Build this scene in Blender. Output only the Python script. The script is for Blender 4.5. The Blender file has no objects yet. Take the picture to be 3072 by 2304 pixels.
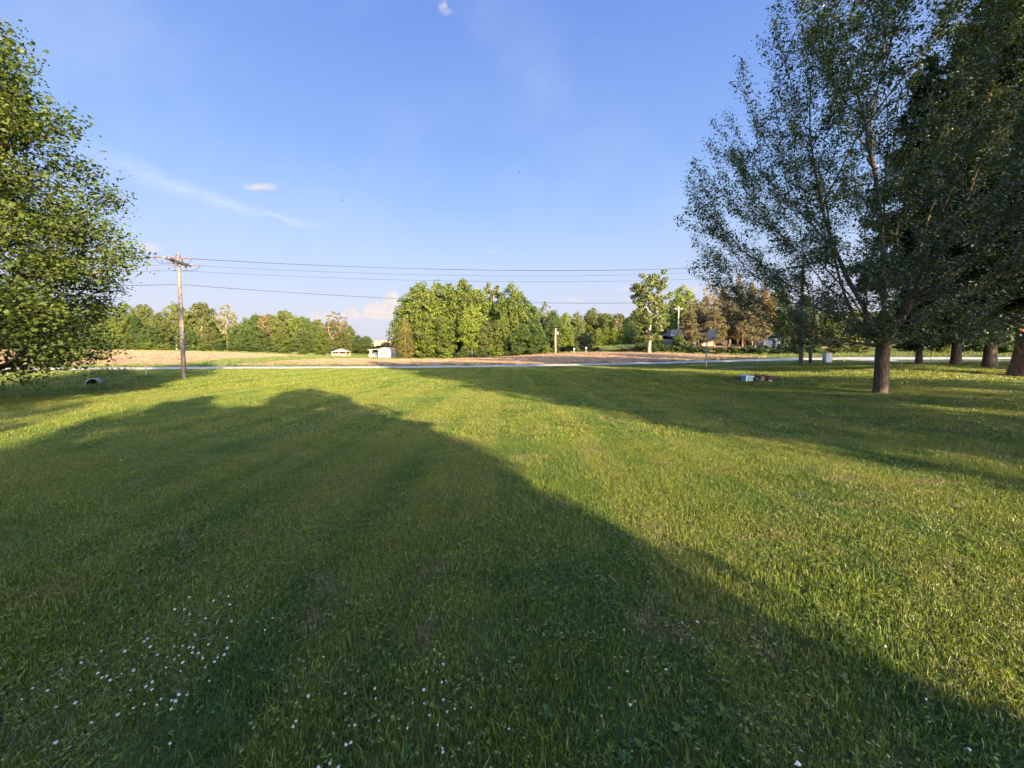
import bpy, bmesh, math, random
import numpy as np
from mathutils import Vector, Matrix

R = math.radians
sc = bpy.context.scene
COL = sc.collection

# ------------------------------------------------------------------ camera
EYE = 1.8
F = 398.0
cam_d = bpy.data.cameras.new('camera')
cam = bpy.data.objects.new('camera', cam_d)
COL.objects.link(cam)
cam.location = (0, 0, EYE)
cam.rotation_euler = (R(90 - 2.44), 0, 0)
cam_d.sensor_width = 36
cam_d.lens = F / 1024 * 36
cam_d.shift_y = -17 / 1024
cam_d.clip_start = 0.05
cam_d.clip_end = 5000
sc.camera = cam

# ------------------------------------------------------------------ light
SUN_EL = R(17)
SUN_DIR = Vector((0.492 * math.cos(SUN_EL), -0.870 * math.cos(SUN_EL), math.sin(SUN_EL)))
sun_d = bpy.data.lights.new('sun', 'SUN')
sun_d.energy = 3.9
sun_d.angle = R(0.55)
sun_d.color = (1.0, 0.76, 0.44)
sun = bpy.data.objects.new('sun', sun_d)
COL.objects.link(sun)
sun.location = (30, -50, 30)
sun.rotation_euler = SUN_DIR.to_track_quat('Z', 'Y').to_euler()

sc.view_settings.view_transform = 'Standard'
sc.view_settings.look = 'None'
sc.view_settings.exposure = 2.6
sc.view_settings.gamma = 1
sc.view_settings.use_curve_mapping = False
sc.cycles.max_bounces = 5
sc.cycles.diffuse_bounces = 4
sc.cycles.glossy_bounces = 2
sc.cycles.transmission_bounces = 3
sc.cycles.transparent_max_bounces = 6
sc.cycles.caustics_reflective = False
sc.cycles.caustics_refractive = False


class NT:
    """small helper for node trees"""
    def __init__(s, tree):
        s.t = tree
        s.n = tree.nodes
        s.l = tree.links

    def new(s, typ, **kw):
        nd = s.n.new(typ)
        for k, v in kw.items():
            setattr(nd, k, v)
        return nd

    def link(s, a, b):
        s.l.new(a, b)

    def val(s, sock, v):
        if isinstance(v, bpy.types.NodeSocket):
            s.link(v, sock)
        else:
            sock.default_value = v

    def math(s, op, a, b=None, c=None, clamp=False):
        nd = s.new('ShaderNodeMath', operation=op, use_clamp=clamp)
        s.val(nd.inputs[0], a)
        if b is not None:
            s.val(nd.inputs[1], b)
        if c is not None:
            s.val(nd.inputs[2], c)
        return nd.outputs[0]

    def mix(s, fac, a, b, blend='MIX'):
        nd = s.new('ShaderNodeMix', data_type='RGBA', blend_type=blend)
        s.val(nd.inputs[0], fac)
        for sock, v in ((nd.inputs[6], a), (nd.inputs[7], b)):
            if isinstance(v, bpy.types.NodeSocket):
                s.link(v, sock)
            else:
                sock.default_value = (*v[:3], 1)
        return nd.outputs[2]

    def noise(s, vec, scale, detail=3, rough=0.5, dist=0.0):
        nd = s.new('ShaderNodeTexNoise')
        if vec is not None:
            s.link(vec, nd.inputs['Vector'])
        nd.inputs['Scale'].default_value = scale
        nd.inputs['Detail'].default_value = detail
        nd.inputs['Roughness'].default_value = rough
        nd.inputs['Distortion'].default_value = dist
        return nd.outputs['Fac']

    def ramp(s, fac, a, b):
        """smooth step from a to b"""
        nd = s.new('ShaderNodeMapRange', interpolation_type='SMOOTHSTEP')
        s.val(nd.inputs[0], fac)
        nd.inputs[1].default_value = a
        nd.inputs[2].default_value = b
        return nd.outputs[0]

    def pos(s):
        return s.new('ShaderNodeNewGeometry').outputs['Position']

    def scaled(s, vec, x, y, z):
        nd = s.new('ShaderNodeVectorMath', operation='MULTIPLY')
        s.link(vec, nd.inputs[0])
        nd.inputs[1].default_value = (x, y, z)
        return nd.outputs[0]


# ------------------------------------------------------------------ sky
world = bpy.data.worlds.new('World')
sc.world = world
world.use_nodes = True
w = NT(world.node_tree)
w.n.clear()
w_out = w.new('ShaderNodeOutputWorld')
w_bg = w.new('ShaderNodeBackground')
w_bg.inputs['Strength'].default_value = 0.15
w.link(w_bg.outputs[0], w_out.inputs[0])
sky = w.new('ShaderNodeTexSky')
sky.sky_type = 'NISHITA'
sky.sun_disc = False
sky.sun_elevation = SUN_EL
sky.sun_rotation = math.atan2(0.492, -0.870)
sky.altitude = 100
sky.air_density = 1.0
sky.dust_density = 2.0
sky.ozone_density = 2.2
tc = w.new('ShaderNodeTexCoord')
sep = w.new('ShaderNodeSeparateXYZ')
w.link(tc.outputs['Generated'], sep.inputs[0])
dx, dy, dz = sep.outputs
front = w.math('GREATER_THAN', dy, 0.05)
ca = w.math('DIVIDE', dx, w.math('MAXIMUM', dy, 0.05))
cb = w.math('DIVIDE', dz, w.math('MAXIMUM', dy, 0.05))
comb = w.new('ShaderNodeCombineXYZ')
w.link(ca, comb.inputs[0])
w.link(cb, comb.inputs[1])
warp = w.noise(comb.outputs[0], 14, 4, 0.55)
warp2 = w.noise(comb.outputs[0], 45, 4, 0.6)
fine = w.noise(comb.outputs[0], 60, 4, 0.6)
wisp = w.noise(w.scaled(comb.outputs[0], 2.5, 9, 1), 3.0, 5, 0.6)


def cloud(px, py, rx, ry, amp=0.35, soft=(0.15, 0.9), dens=1.0, flat=False):
    v0 = (367 - py) / F
    a0, b0 = (px - 512) / F / (0.9991 + v0 * 0.0426), (v0 * 0.9991 - 0.0426) / (0.9991 + v0 * 0.0426)
    u = w.math('DIVIDE', w.math('SUBTRACT', ca, a0), rx / F)
    v = w.math('DIVIDE', w.math('SUBTRACT', cb, b0), ry / F)
    if flat:   # flat base
        v = w.math('ADD', v, w.math('MULTIPLY', w.math('MINIMUM', v, 0.0), 2.0))
    r = w.math('SQRT', w.math('ADD', w.math('MULTIPLY', u, u), w.math('MULTIPLY', v, v)))
    n = w.math('ADD', w.math('MULTIPLY', w.math('SUBTRACT', warp, 0.5), 2.2), w.math('MULTIPLY', w.math('SUBTRACT', warp2, 0.5), 1.6))
    d = w.math('SUBTRACT', w.math('SUBTRACT', 1.0, r), w.math('MULTIPLY', n, amp * -1.6))
    return w.math('MULTIPLY', w.ramp(d, soft[0], soft[1]), dens)


base = sky.outputs[0]
# the photograph's sky: a touch paler and more violet than the bare model, with a milky horizon
elev = w.math('ABSOLUTE', dz)
base = w.mix(1.0, base, (0.98, 1.0, 1.16), 'MULTIPLY')
# towards the horizon the model clips to white; the air in the photograph is a pale lavender there
ramp_n = w.new('ShaderNodeValToRGB')
w.link(elev, ramp_n.inputs[0])
cr_ = ramp_n.color_ramp
SKY_K = 1 / (0.15 * 2 ** 2.6)
stops = [(0.0, (.69, .655, .765)), (0.10, (.655, .67, .81)), (0.22, (.50, .635, .90)), (0.347, (.33, .52, .93)), (0.44, (.265, .44, .89)), (0.65, (.17, .31, .79)), (1.0, (.11, .23, .66))]
while len(cr_.elements) < len(stops):
    cr_.elements.new(0.5)
for el, (pp_, cc_) in zip(cr_.elements, stops):
    el.position = pp_
    el.color = (*cc_, 1)
air = w.mix(1.0, ramp_n.outputs[0], (SKY_K, SKY_K, SKY_K), 'MULTIPLY')
sd = w.new('ShaderNodeVectorMath', operation='DOT_PRODUCT')
w.link(tc.outputs['Generated'], sd.inputs[0])
sd.inputs[1].default_value = SUN_DIR
# away from the sun the picture's own sky; towards the sun the model's brighter glow takes over
away = w.math('SUBTRACT', 1.0, w.ramp(sd.outputs['Value'], -0.1, 0.75))
base = w.mix(w.math('MULTIPLY', away, 0.97), base, air)
s_ = w.math('ADD', ca, 0.39)
cy_ = w.math('ADD', 0.291, w.math('MULTIPLY', s_, -0.148))
cy_ = w.math('ADD', cy_, w.math('MULTIPLY', w.math('MULTIPLY', s_, s_), 0.242))
dist = w.math('ABSOLUTE', w.math('SUBTRACT', cb, w.math('ADD', cy_, w.math('MULTIPLY', w.math('SUBTRACT', warp, 0.5), 0.035))))
wid = w.math('ADD', 0.013, w.math('MULTIPLY', w.math('ABSOLUTE', w.math('ADD', ca, 0.58)), 0.09))
band = w.math('SUBTRACT', 1.0, w.math('DIVIDE', dist, wid), clamp=True)
ends = w.math('MULTIPLY', w.ramp(ca, -1.2, -0.72), w.math('SUBTRACT', 1.0, w.ramp(ca, -0.60, -0.36)))
band = w.math('MULTIPLY', w.math('MULTIPLY', band, ends), w.math('MULTIPLY', w.ramp(wisp, 0.15, 0.6), 0.8))
veil = w.math('MULTIPLY', w.ramp(w.noise(comb.outputs[0], 2.2, 4, 0.5), 0.42, 0.75), w.math('MULTIPLY', w.ramp(cb, 0.1, 0.35), 0.22))
cirrus = w.math('MAXIMUM', band, veil)
base = w.mix(w.math('MULTIPLY', cirrus, front), base, tuple(q * SKY_K for q in (.68, .80, .97)))
cl = None
for args in [(381, 315, 24, 14, 0.30, (0.0, 0.35), 0.95, True), (393, 308, 15, 17, 0.30, (0.0, 0.35), 0.95, True),
             (352, 317, 15, 12, 0.42, (0.0, 0.5), 0.8, True), (325, 318, 20, 8, 0.4, (0.0, 0.6), 0.7, True),
             (149, 250, 22, 9, 0.45, (0.05, 0.8), 0.5, True), (258, 187, 22, 5.0, 0.22, (0.0, 1.0), 0.75, False),
             (443, 6, 7.5, 8, 0.5, (0.05, 1.2), 0.6, False), (447, 11, 8, 5, 0.5, (0.05, 1.3), 0.45, False), (493, 252, 10, 4.5, 0.3, (0.1, 1.0), 0.25, False),
             (690, 292, 16, 8, 0.45, (0.05, 0.7), 0.6, True), (624, 290, 13, 7, 0.45, (0.1, 0.8), 0.35, True),
             (575, 301, 16, 5, 0.4, (0.1, 0.8), 0.35, True), (800, 290, 40, 14, 0.5, (0.05, 0.8), 0.4, True)]:
    c = cloud(*args)
    cl = c if cl is None else w.math('MAXIMUM', cl, c)
cl = w.math('MULTIPLY', cl, front)
shade = w.ramp(fine, 0.3, 0.7)
ccol = w.mix(shade, tuple(q * SKY_K for q in (.88, .79, .78)), tuple(q * SKY_K for q in (1.0, .90, .83)))
base = w.mix(cl, base, ccol)
w.link(base, w_bg.inputs['Color'])

# ------------------------------------------------------------------ helpers


def tag(o, label=None, cat=None, group=None, kind=None):
    if label:
        o['label'] = label
    if cat:
        o['category'] = cat
    if group:
        o['group'] = group
    if kind:
        o['kind'] = kind
    return o


def empty(name, loc, label=None, cat=None, group=None, rz=0.0):
    o = bpy.data.objects.new(name, None)
    o.empty_display_size = 0.3
    COL.objects.link(o)
    o.location = loc
    o.rotation_euler = (0, 0, rz)
    return tag(o, label, cat, group)


def arr_mesh(name, verts, faces, mats=(), mat_idx=None, smooth=False):
    """verts Nx3, faces: list of arrays (each MxK)"""
    verts = np.asarray(verts, dtype=np.float32)
    if isinstance(faces, np.ndarray):
        faces = [faces]
    loops = np.concatenate([f.ravel() for f in faces]).astype(np.int32)
    tot = np.concatenate([np.full(len(f), f.shape[1], dtype=np.int32) for f in faces])
    start = np.concatenate([[0], np.cumsum(tot)[:-1]]).astype(np.int32)
    me = bpy.data.meshes.new(name)
    me.vertices.add(len(verts))
    me.vertices.foreach_set('co', verts.ravel())
    me.loops.add(len(loops))
    me.loops.foreach_set('vertex_index', loops)
    me.polygons.add(len(tot))
    me.polygons.foreach_set('loop_start', start)
    if mat_idx is not None:
        me.polygons.foreach_set('material_index', np.asarray(mat_idx, dtype=np.int32))
    me.polygons.foreach_set('use_smooth', np.full(len(tot), smooth, dtype=bool))
    for m in mats:
        me.materials.append(m)
    me.update(calc_edges=True)
    me.validate()
    return me


def link(name, me, parent=None, loc=(0, 0, 0)):
    o = bpy.data.objects.new(name, me)
    COL.objects.link(o)
    o.parent = parent
    o.location = loc
    return o


class MB:
    """collects simple solids into one mesh"""
    def __init__(s):
        s.v = []
        s.f = []
        s.mi = []
        s.m = 0

    def add(s, vs, fs):
        b = len(s.v)
        s.v += [tuple(p) for p in vs]
        for f in fs:
            s.f.append([i + b for i in f])
            s.mi.append(s.m)

    def box(s, cx, cy, cz, sx, sy, sz, rz=0.0, mat=None):
        pts = []
        for dx_ in (-.5, .5):
            for dy_ in (-.5, .5):
                for dz_ in (-.5, .5):
                    p = Vector((dx_ * sx, dy_ * sy, dz_ * sz))
                    if mat is not None:
                        p = mat @ p
                    if rz:
                        p = Matrix.Rotation(rz, 3, 'Z') @ p
                    pts.append((p.x + cx, p.y + cy, p.z + cz))
        s.add(pts, [(0, 1, 3, 2), (4, 6, 7, 5), (0, 4, 5, 1), (2, 3, 7, 6), (0, 2, 6, 4), (1, 5, 7, 3)])

    def tube(s, pts, rad, n=8, caps=True):
        pts = [Vector(p) for p in pts]
        if not hasattr(rad, '__len__'):
            rad = [rad] * len(pts)
        vs, fs = [], []
        prev = None
        for i, p in enumerate(pts):
            a = pts[max(i - 1, 0)]
            b = pts[min(i + 1, len(pts) - 1)]
            t = (b - a).normalized()
            ref = prev if prev is not None else (Vector((1, 0, 0)) if abs(t.x) < .9 else Vector((0, 1, 0)))
            x = (ref - t * ref.dot(t)).normalized()
            prev = x
            y = t.cross(x)
            for k in range(n):
                an = 2 * math.pi * k / n
                vs.append(p + (x * math.cos(an) + y * math.sin(an)) * rad[i])
        for i in range(len(pts) - 1):
            for k in range(n):
                k2 = (k + 1) % n
                fs.append((i * n + k, i * n + k2, (i + 1) * n + k2, (i + 1) * n + k))
        if caps:
            fs.append(tuple(range(n))[::-1])
            fs.append(tuple((len(pts) - 1) * n + k for k in range(n)))
        s.add(vs, fs)

    def prism(s, poly, y0, y1):
        """poly in xz, extruded along y"""
        n = len(poly)
        vs = [(p[0], y0, p[1]) for p in poly] + [(p[0], y1, p[1]) for p in poly]
        fs = [tuple(range(n)), tuple(range(2 * n - 1, n - 1, -1))]
        for i in range(n):
            j = (i + 1) % n
            fs.append((i, i + n, j + n, j))
        s.add(vs, fs)

    def build(s, name, mat, parent=None, smooth=False, loc=(0, 0, 0)):
        me = bpy.data.meshes.new(name)
        me.from_pydata(s.v, [], s.f)
        for m in (mat if isinstance(mat, (list, tuple)) else [mat]):
            me.materials.append(m)
        bm = bmesh.new()
        bm.from_mesh(me)
        bmesh.ops.recalc_face_normals(bm, faces=bm.faces)
        bm.to_mesh(me)
        bm.free()
        if isinstance(mat, (list, tuple)):
            for p, i in zip(me.polygons, s.mi):
                p.material_index = i
        if smooth:
            for p in me.polygons:
                p.use_smooth = True
        me.update()
        return link(name, me, parent, loc)


# ------------------------------------------------------------------ materials


def simple(name, col, rough=0.8, var=0.15, scale=6.0, metal=0.0, bump=0.0, stretch=(1, 1, 1), col2=None, spec=0.3):
    m = bpy.data.materials.new(name)
    m.use_nodes = True
    t = NT(m.node_tree)
    p = t.n['Principled BSDF']
    tcx = t.new('ShaderNodeTexCoord')
    v = t.scaled(tcx.outputs['Object'], *stretch)
    n = t.noise(v, scale, 5, 0.6)
    a = [max(c * (1 - var), 0) for c in col]
    b = [min(c * (1 + var), 1) for c in col] if col2 is None else col2
    c = t.mix(t.ramp(n, 0.3, 0.7), a, b)
    t.link(c, p.inputs['Base Color'])
    p.inputs['Roughness'].default_value = rough
    p.inputs['Metallic'].default_value = metal
    p.inputs['Specular IOR Level'].default_value = spec
    if bump:
        bn = t.new('ShaderNodeBump')
        bn.inputs['Strength'].default_value = 0.6
        bn.inputs['Distance'].default_value = bump
        t.link(t.noise(v, scale * 2, 4, 0.6), bn.inputs['Height'])
        t.link(bn.outputs[0], p.inputs['Normal'])
    return m


def lawn_colour(t, P):
    """lawn colour as a function of the place: greener, yellower and drier patches"""
    big = t.noise(P, 0.16, 3, 0.5)
    mid = t.noise(P, 0.75, 4, 0.6, 0.4)
    sml = t.noise(P, 3.2, 4, 0.6)
    sep_ = t.new('ShaderNodeSeparateXYZ')
    t.link(P, sep_.inputs[0])
    c = t.mix(t.ramp(mid, 0.40, 0.60), (0.056, 0.122, 0.024), (0.118, 0.168, 0.031))
    c = t.mix(t.math('MULTIPLY', t.ramp(big, 0.40, 0.68), 0.65), c, (0.150, 0.192, 0.026))
    # long mower passes running down the lawn
    stripe = t.noise(t.scaled(P, 1.1, 0.03, 0.0), 1.0, 2, 0.5)
    c = t.mix(t.math('MULTIPLY', t.ramp(stripe, 0.44, 0.58), 0.70), c, (0.170, 0.200, 0.042))
    dry = t.noise(P, 1.25, 4, 0.65, 0.8)
    c = t.mix(t.math('MULTIPLY', t.ramp(dry, 0.56, 0.72), 0.72), c, (0.22, 0.18, 0.095))
    blue = t.noise(t.scaled(P, 1, 1, 3), 0.95, 3, 0.5)
    c = t.mix(t.math('MULTIPLY', t.ramp(blue, 0.56, 0.75), 0.40), c, (0.048, 0.120, 0.036))
    return c, sml


def leafy(name, colour_fn, trans=0.35, gloss=0.08):
    m = bpy.data.materials.new(name)
    m.use_nodes = True
    t = NT(m.node_tree)
    t.n.clear()
    out = t.new('ShaderNodeOutputMaterial')
    c = colour_fn(t)
    d = t.new('ShaderNodeBsdfDiffuse')
    tr = t.new('ShaderNodeBsdfTranslucent')
    t.link(c, d.inputs['Color'])
    ct = t.mix(1.0, c, (1.25, 1.2, 0.5), 'MULTIPLY')
    t.link(ct, tr.inputs['Color'])
    mx = t.new('ShaderNodeMixShader')
    mx.inputs[0].default_value = trans
    t.link(d.outputs[0], mx.inputs[1])
    t.link(tr.outputs[0], mx.inputs[2])
    gl = t.new('ShaderNodeBsdfGlossy')
    gl.inputs['Roughness'].default_value = 0.42
    gl.inputs['Color'].default_value = (1, 1, 1, 1)
    m2 = t.new('ShaderNodeMixShader')
    fr = t.new('ShaderNodeFresnel')
    fr.inputs[0].default_value = 1.4
    t.link(t.math('MULTIPLY', fr.outputs[0], gloss * 5), m2.inputs[0])
    t.link(mx.outputs[0], m2.inputs[1])
    t.link(gl.outputs[0], m2.inputs[2])
    t.link(m2.outputs[0], out.inputs[0])
    return m


def grass_fn(t):
    P = t.pos()
    c, sml = lawn_colour(t, P)
    oi = t.new('ShaderNodeObjectInfo')
    isl = t.new('ShaderNodeNewGeometry').outputs['Random Per Island']
    c = t.mix(t.math('MULTIPLY', t.ramp(oi.outputs['Random'], 0.5, 1.0), 0.35), c, (0.180, 0.208, 0.026))
    c = t.mix(1.0, c, (1.03, 1.0, 1.0), 'MULTIPLY')
    c = t.mix(t.math('MULTIPLY', t.math('GREATER_THAN', isl, 0.93), 0.70), c, (0.20, 0.175, 0.08))
    bright = t.math('ADD', 0.55, t.math('MULTIPLY', t.math('MULTIPLY', isl, isl), 1.05))
    cb_ = t.new('ShaderNodeCombineXYZ')
    for i in range(3):
        t.link(bright, cb_.inputs[i])
    return t.mix(1.0, c, cb_.outputs[0], 'MULTIPLY')


M_GRASS = leafy('grass_blades', grass_fn, 0.30, 0.025)


def tall_fn(t):
    P = t.pos()
    n = t.noise(P, 0.5, 3)
    isl = t.new('ShaderNodeNewGeometry').outputs['Random Per Island']
    c = t.mix(t.ramp(n, 0.35, 0.65), (0.060, 0.115, 0.030), (0.125, 0.145, 0.045))
    return t.mix(t.math('MULTIPLY', t.math('GREATER_THAN', isl, 0.75), 0.6), c, (0.19, 0.165, 0.085))


M_TALL = leafy('rough_grass_blades', tall_fn, 0.25, 0.008)


def tree_leaf_fn(t):
    oi = t.new('ShaderNodeObjectInfo')
    g = t.new('ShaderNodeNewGeometry')
    isl = g.outputs['Random Per Island']
    bright = t.math('ADD', 0.78, t.math('MULTIPLY', isl, 0.46))
    cb_ = t.new('ShaderNodeCombineXYZ')
    for i in range(3):
        t.link(bright, cb_.inputs[i])
    c = t.mix(1.0, oi.outputs['Color'], cb_.outputs[0], 'MULTIPLY')
    n = t.noise(t.pos(), 0.45, 3, 0.6)
    c2 = t.mix(1.0, c, (1.18, 1.08, 0.85), 'MULTIPLY')
    c = t.mix(t.ramp(n, 0.42, 0.62), c, c2)
    return c


M_LEAF = leafy('tree_leaves', tree_leaf_fn, 0.30, 0.02)
M_NEEDLE = leafy('pine_needles', tree_leaf_fn, 0.15, 0.015)


def stub_fn(t):
    isl = t.new('ShaderNodeNewGeometry').outputs['Random Per Island']
    return t.mix(isl, (0.16, 0.10, 0.058), (0.32, 0.215, 0.128))


M_STUB = leafy('stubble_stalks', stub_fn, 0.15, 0.03)


def bark(name, dark, light, scale=5.0):
    return simple(name, dark, 0.95, 0.2, scale, 0, 0.03, (3, 3, 0.6), light, 0.1)


M_BARK = bark('grey_brown_bark', (0.055, 0.042, 0.032), (0.13, 0.10, 0.078))
M_PBARK = bark('reddish_pine_bark', (0.085, 0.055, 0.04), (0.21, 0.13, 0.085))
M_PALEBARK = bark('pale_bark', (0.16, 0.13, 0.09), (0.34, 0.28, 0.20))
M_POLE = simple('weathered_pole_wood', (0.115, 0.098, 0.092), 0.9, 0.25, 4, 0, 0.01, (6, 6, 0.4), (0.19, 0.162, 0.150))
M_POLE_PALE = simple('pale_pole_wood', (0.25, 0.21, 0.15), 0.9, 0.2, 4, 0, 0.01, (6, 6, 0.4), (0.38, 0.33, 0.25))
M_STEEL = simple('dull_grey_steel', (0.16, 0.165, 0.17), 0.55, 0.2, 8, 0.6)
M_GALV = simple('galvanised_steel', (0.24, 0.25, 0.255), 0.5, 0.2, 12, 0.5)
M_WIRE = simple('wire_aluminium', (0.022, 0.022, 0.026), 0.8, 0.1, 4, 0.0)
M_PORC = simple('insulator_grey_pink', (0.15, 0.095, 0.095), 0.5, 0.15, 20)
M_DARK = simple('opening_shade_black', (0.012, 0.012, 0.013), 0.9, 0.3, 4)
M_WHITE = simple('white_siding', (0.27, 0.28, 0.29), 0.6, 0.06, 3, 0, 0, (1, 1, 8))
M_CREAM = simple('cream_trim', (0.33, 0.31, 0.26), 0.6, 0.06, 4)
M_TAN = simple('tan_brick', (0.27, 0.175, 0.115), 0.85, 0.2, 9)
M_GREYROOF = simple('grey_shingle', (0.085, 0.083, 0.088), 0.9, 0.2, 5, 0, 0, (1, 6, 6))
M_METALROOF = simple('pale_metal_roof', (0.24, 0.205, 0.18), 0.6, 0.12, 3)
M_BROWN = simple('brown_paint', (0.26, 0.135, 0.08), 0.7, 0.15, 5)
M_PINKWALL = simple('pinkish_board', (0.30, 0.19, 0.14), 0.8, 0.2, 5)
M_GREYWALL = simple('blue_grey_siding', (0.095, 0.105, 0.115), 0.8, 0.15, 4, 0, 0, (1, 1, 6))
M_DKWALL = simple('dark_siding', (0.07, 0.065, 0.065), 0.8, 0.2, 4)
M_GLASS = simple('dark_window_glass', (0.02, 0.024, 0.03), 0.08, 0.1, 3, 0, 0, (1, 1, 1), None, 0.6)
M_BLUE = simple('teal_plastic', (0.05, 0.22, 0.31), 0.45, 0.1, 6)
M_PALEBLUE = simple('pale_blue_plastic', (0.26, 0.40, 0.46), 0.5, 0.06, 6)
M_WPLASTIC = simple('white_plastic', (0.42, 0.43, 0.43), 0.5, 0.05, 6)
M_YEL = simple('yellow_plastic', (0.72, 0.55, 0.07), 0.5, 0.08, 6)
M_BRICK = simple('red_brick', (0.115, 0.050, 0.036), 0.9, 0.35, 14)
M_TWIG = simple('dry_twigs', (0.075, 0.052, 0.036), 0.95, 0.3, 8)
M_PED = simple('pale_grey_enamel', (0.30, 0.32, 0.33), 0.5, 0.06, 4)
M_BOARD = simple('grey_acrylic_board', (0.15, 0.165, 0.185), 0.5, 0.12, 5)
M_RIM = simple('rusty_rim', (0.16, 0.05, 0.025), 0.6, 0.2, 8)
M_PETAL = simple('clover_petals', (0.38, 0.38, 0.33), 0.8, 0.14, 300)
M_STEM = simple('clover_stem', (0.08, 0.15, 0.03), 0.7, 0.1, 60)
M_BIRD = simple('dark_feathers', (0.03, 0.03, 0.035), 0.8, 0.2, 20)
M_BLOCK = simple('concrete_block', (0.14, 0.135, 0.125), 0.9, 0.15, 14)

# ------------------------------------------------------------------ terrain
_cpx = np.array([-150, 0, 100, 200, 300, 380, 440, 500, 560, 620, 700, 760, 830, 900, 960, 1024, 1200], float)
_cy = np.array([6, 15, 22, 30, 40, 52, 65, 80, 100, 120, 160, 250, 500], float)
_cz = np.array([
    [0, 0, 0, 0, 0, 0, 0, 0, 0, 0, 0, 0, 0, 0, .05, .05, .05],
    [-.1, -.05, 0, 0, 0, 0, 0, 0, 0, 0, 0, 0, .1, .2, .25, .3, .4],
    [-.3, -.32, -.30, -.02, 0, 0, 0, 0, 0, 0, 0, .03, .2, .4, .45, .42, .5],
    [-.2, -.22, -.2, -.02, 0, 0, 0, 0, 0, 0, .06, .17, .42, .72, .78, .8, .8],
    [-.12, -.11, -.11, -.1, -.1, -.1, -.1, -.07, -.03, .03, .15, .33, .48, .5, .55, .7, .8],
    [-.1, -.06, -.05, -.03, -.05, -.1, -.1, -.05, .02, .10, .25, .36, .42, .42, .5, .6, .6],
    [.15, .2, .25, .2, 0, -.25, -.3, -.15, .15, .42, .6, .7, 1.0, 1.2, 1.3, 1.3, 1.3],
    [.6, .6, .6, .5, .1, -.4, -.45, -.2, .5, .95, 1.2, 1.5, 1.9, 2.2, 2.3, 2.3, 2.3],
    [1.1, 1.1, 1.1, .8, .3, -.55, -.6, -.2, 1.2, 2.4, 3.1, 3.1, 3, 3, 3, 3, 3],
    [1.7, 1.7, 1.7, 1.2, .5, -.7, -.7, 0, 1.3, 3.4, 3.9, 4, 4, 4, 4, 4, 4],
    [2.4, 2.4, 2.4, 2, 1.4, 0, 0, 1, 2, 4.5, 5, 5, 5, 5, 5, 5, 5],
    [5, 5, 5, 4, 3.5, 3, 3, 4, 5, 7, 8, 8, 8, 8, 8, 8, 8],
    [8, 8, 8, 8, 8, 8, 8, 9, 10, 11, 12, 12, 12, 12, 12, 12, 12]], float)
_fpx = np.linspace(-150, 1200, 136)
_fly = np.linspace(math.log(6), math.log(500), 160)
_t1 = np.array([np.interp(_fpx, _cpx, row) for row in _cz])
_t2 = np.array([np.interp(_fly, np.log(_cy), _t1[:, i]) for i in range(len(_fpx))]).T
for _ in range(3):
    p_ = np.pad(_t2, 2, mode='edge')
    _t2 = sum(p_[2:-2, k:k + _t2.shape[1]] for k in range(5)) / 5
    p_ = np.pad(_t2, 2, mode='edge')
    _t2 = sum(p_[k:k + _t2.shape[0], 2:-2] for k in range(5)) / 5


def H(x, y):
    """height of the land"""
    x = np.asarray(x, float)
    y = np.asarray(y, float)
    yy = np.clip(y, 6, 499.9)
    s = np.clip(512 + F * x / yy, -149.9, 1199.9)
    i = (s + 150) / (1350 / 135)
    j = (np.log(yy) - _fly[0]) / (_fly[1] - _fly[0])
    i0 = np.clip(i.astype(int), 0, 134)
    j0 = np.clip(j.astype(int), 0, 158)
    a = i - i0
    b = j - j0
    z = (_t2[j0, i0] * (1 - a) + _t2[j0, i0 + 1] * a) * (1 - b) + (_t2[j0 + 1, i0] * (1 - a) + _t2[j0 + 1, i0 + 1] * a) * b
    # bank over the culvert and the scour in front of it
    z = z + 0.62 * np.exp(-(((x + 26.3) / 2.3) ** 2 + ((y - 26.0) / 1.35) ** 2))
    z = z - 0.42 * np.exp(-(((x + 23.9) / 2.6) ** 2 + ((y - 22.2) / 1.9) ** 2))
    z = z + 0.018 * np.sin(x * 0.9 + 0.7 * np.sin(y * 0.5)) * np.sin(y * 0.63 + 1.3) + 0.012 * np.sin(x * 2.3 + y * 0.7) * np.sin(y * 1.7 - x * 0.4)
    return z


def h1(x, y):
    return float(H(np.array([x]), np.array([y]))[0])


def at(px, Y):
    """place on the land seen in direction px at depth Y"""
    x = (px - 512) / F * Y
    return Vector((x, Y, h1(x, Y)))


def sstep(a, b, v):
    t = np.clip((v - a) / (b - a), 0, 1)
    return t * t * (3 - 2 * t)


# ground sheet
gx = np.concatenate([-np.geomspace(2500, 105, 22), np.arange(-100, -14.5, 1.2), np.arange(-14, 14.1, 0.35), np.arange(15.2, 100.1, 1.2), np.geomspace(105, 2500, 22)])
gy = np.concatenate([[-900, -400, -200, -120, -70], np.arange(-40, 0, 4.0), np.arange(0, 14, 0.3), np.arange(14, 130, 0.75), np.geomspace(130, 2500, 30)])
GX, GY = np.meshgrid(gx, gy)
GZ = H(GX, GY)
nx, ny = len(gx), len(gy)
idx = np.arange(nx * ny).reshape(ny, nx)
quads = np.stack([idx[:-1, :-1], idx[:-1, 1:], idx[1:, 1:], idx[1:, :-1]], -1).reshape(-1, 4)
m = bpy.data.materials.new('lawn_ground')
m.use_nodes = True
t = NT(m.node_tree)
pb = t.n['Principled BSDF']
P = t.pos()
c, sml = lawn_colour(t, P)
c = t.mix(t.math('ADD', 0.68, t.math('MULTIPLY', t.ramp(sml, 0.35, 0.7), 0.22)), c, (0.035, 0.040, 0.016))
att = t.new('ShaderNodeAttribute', attribute_name='litter')
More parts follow.
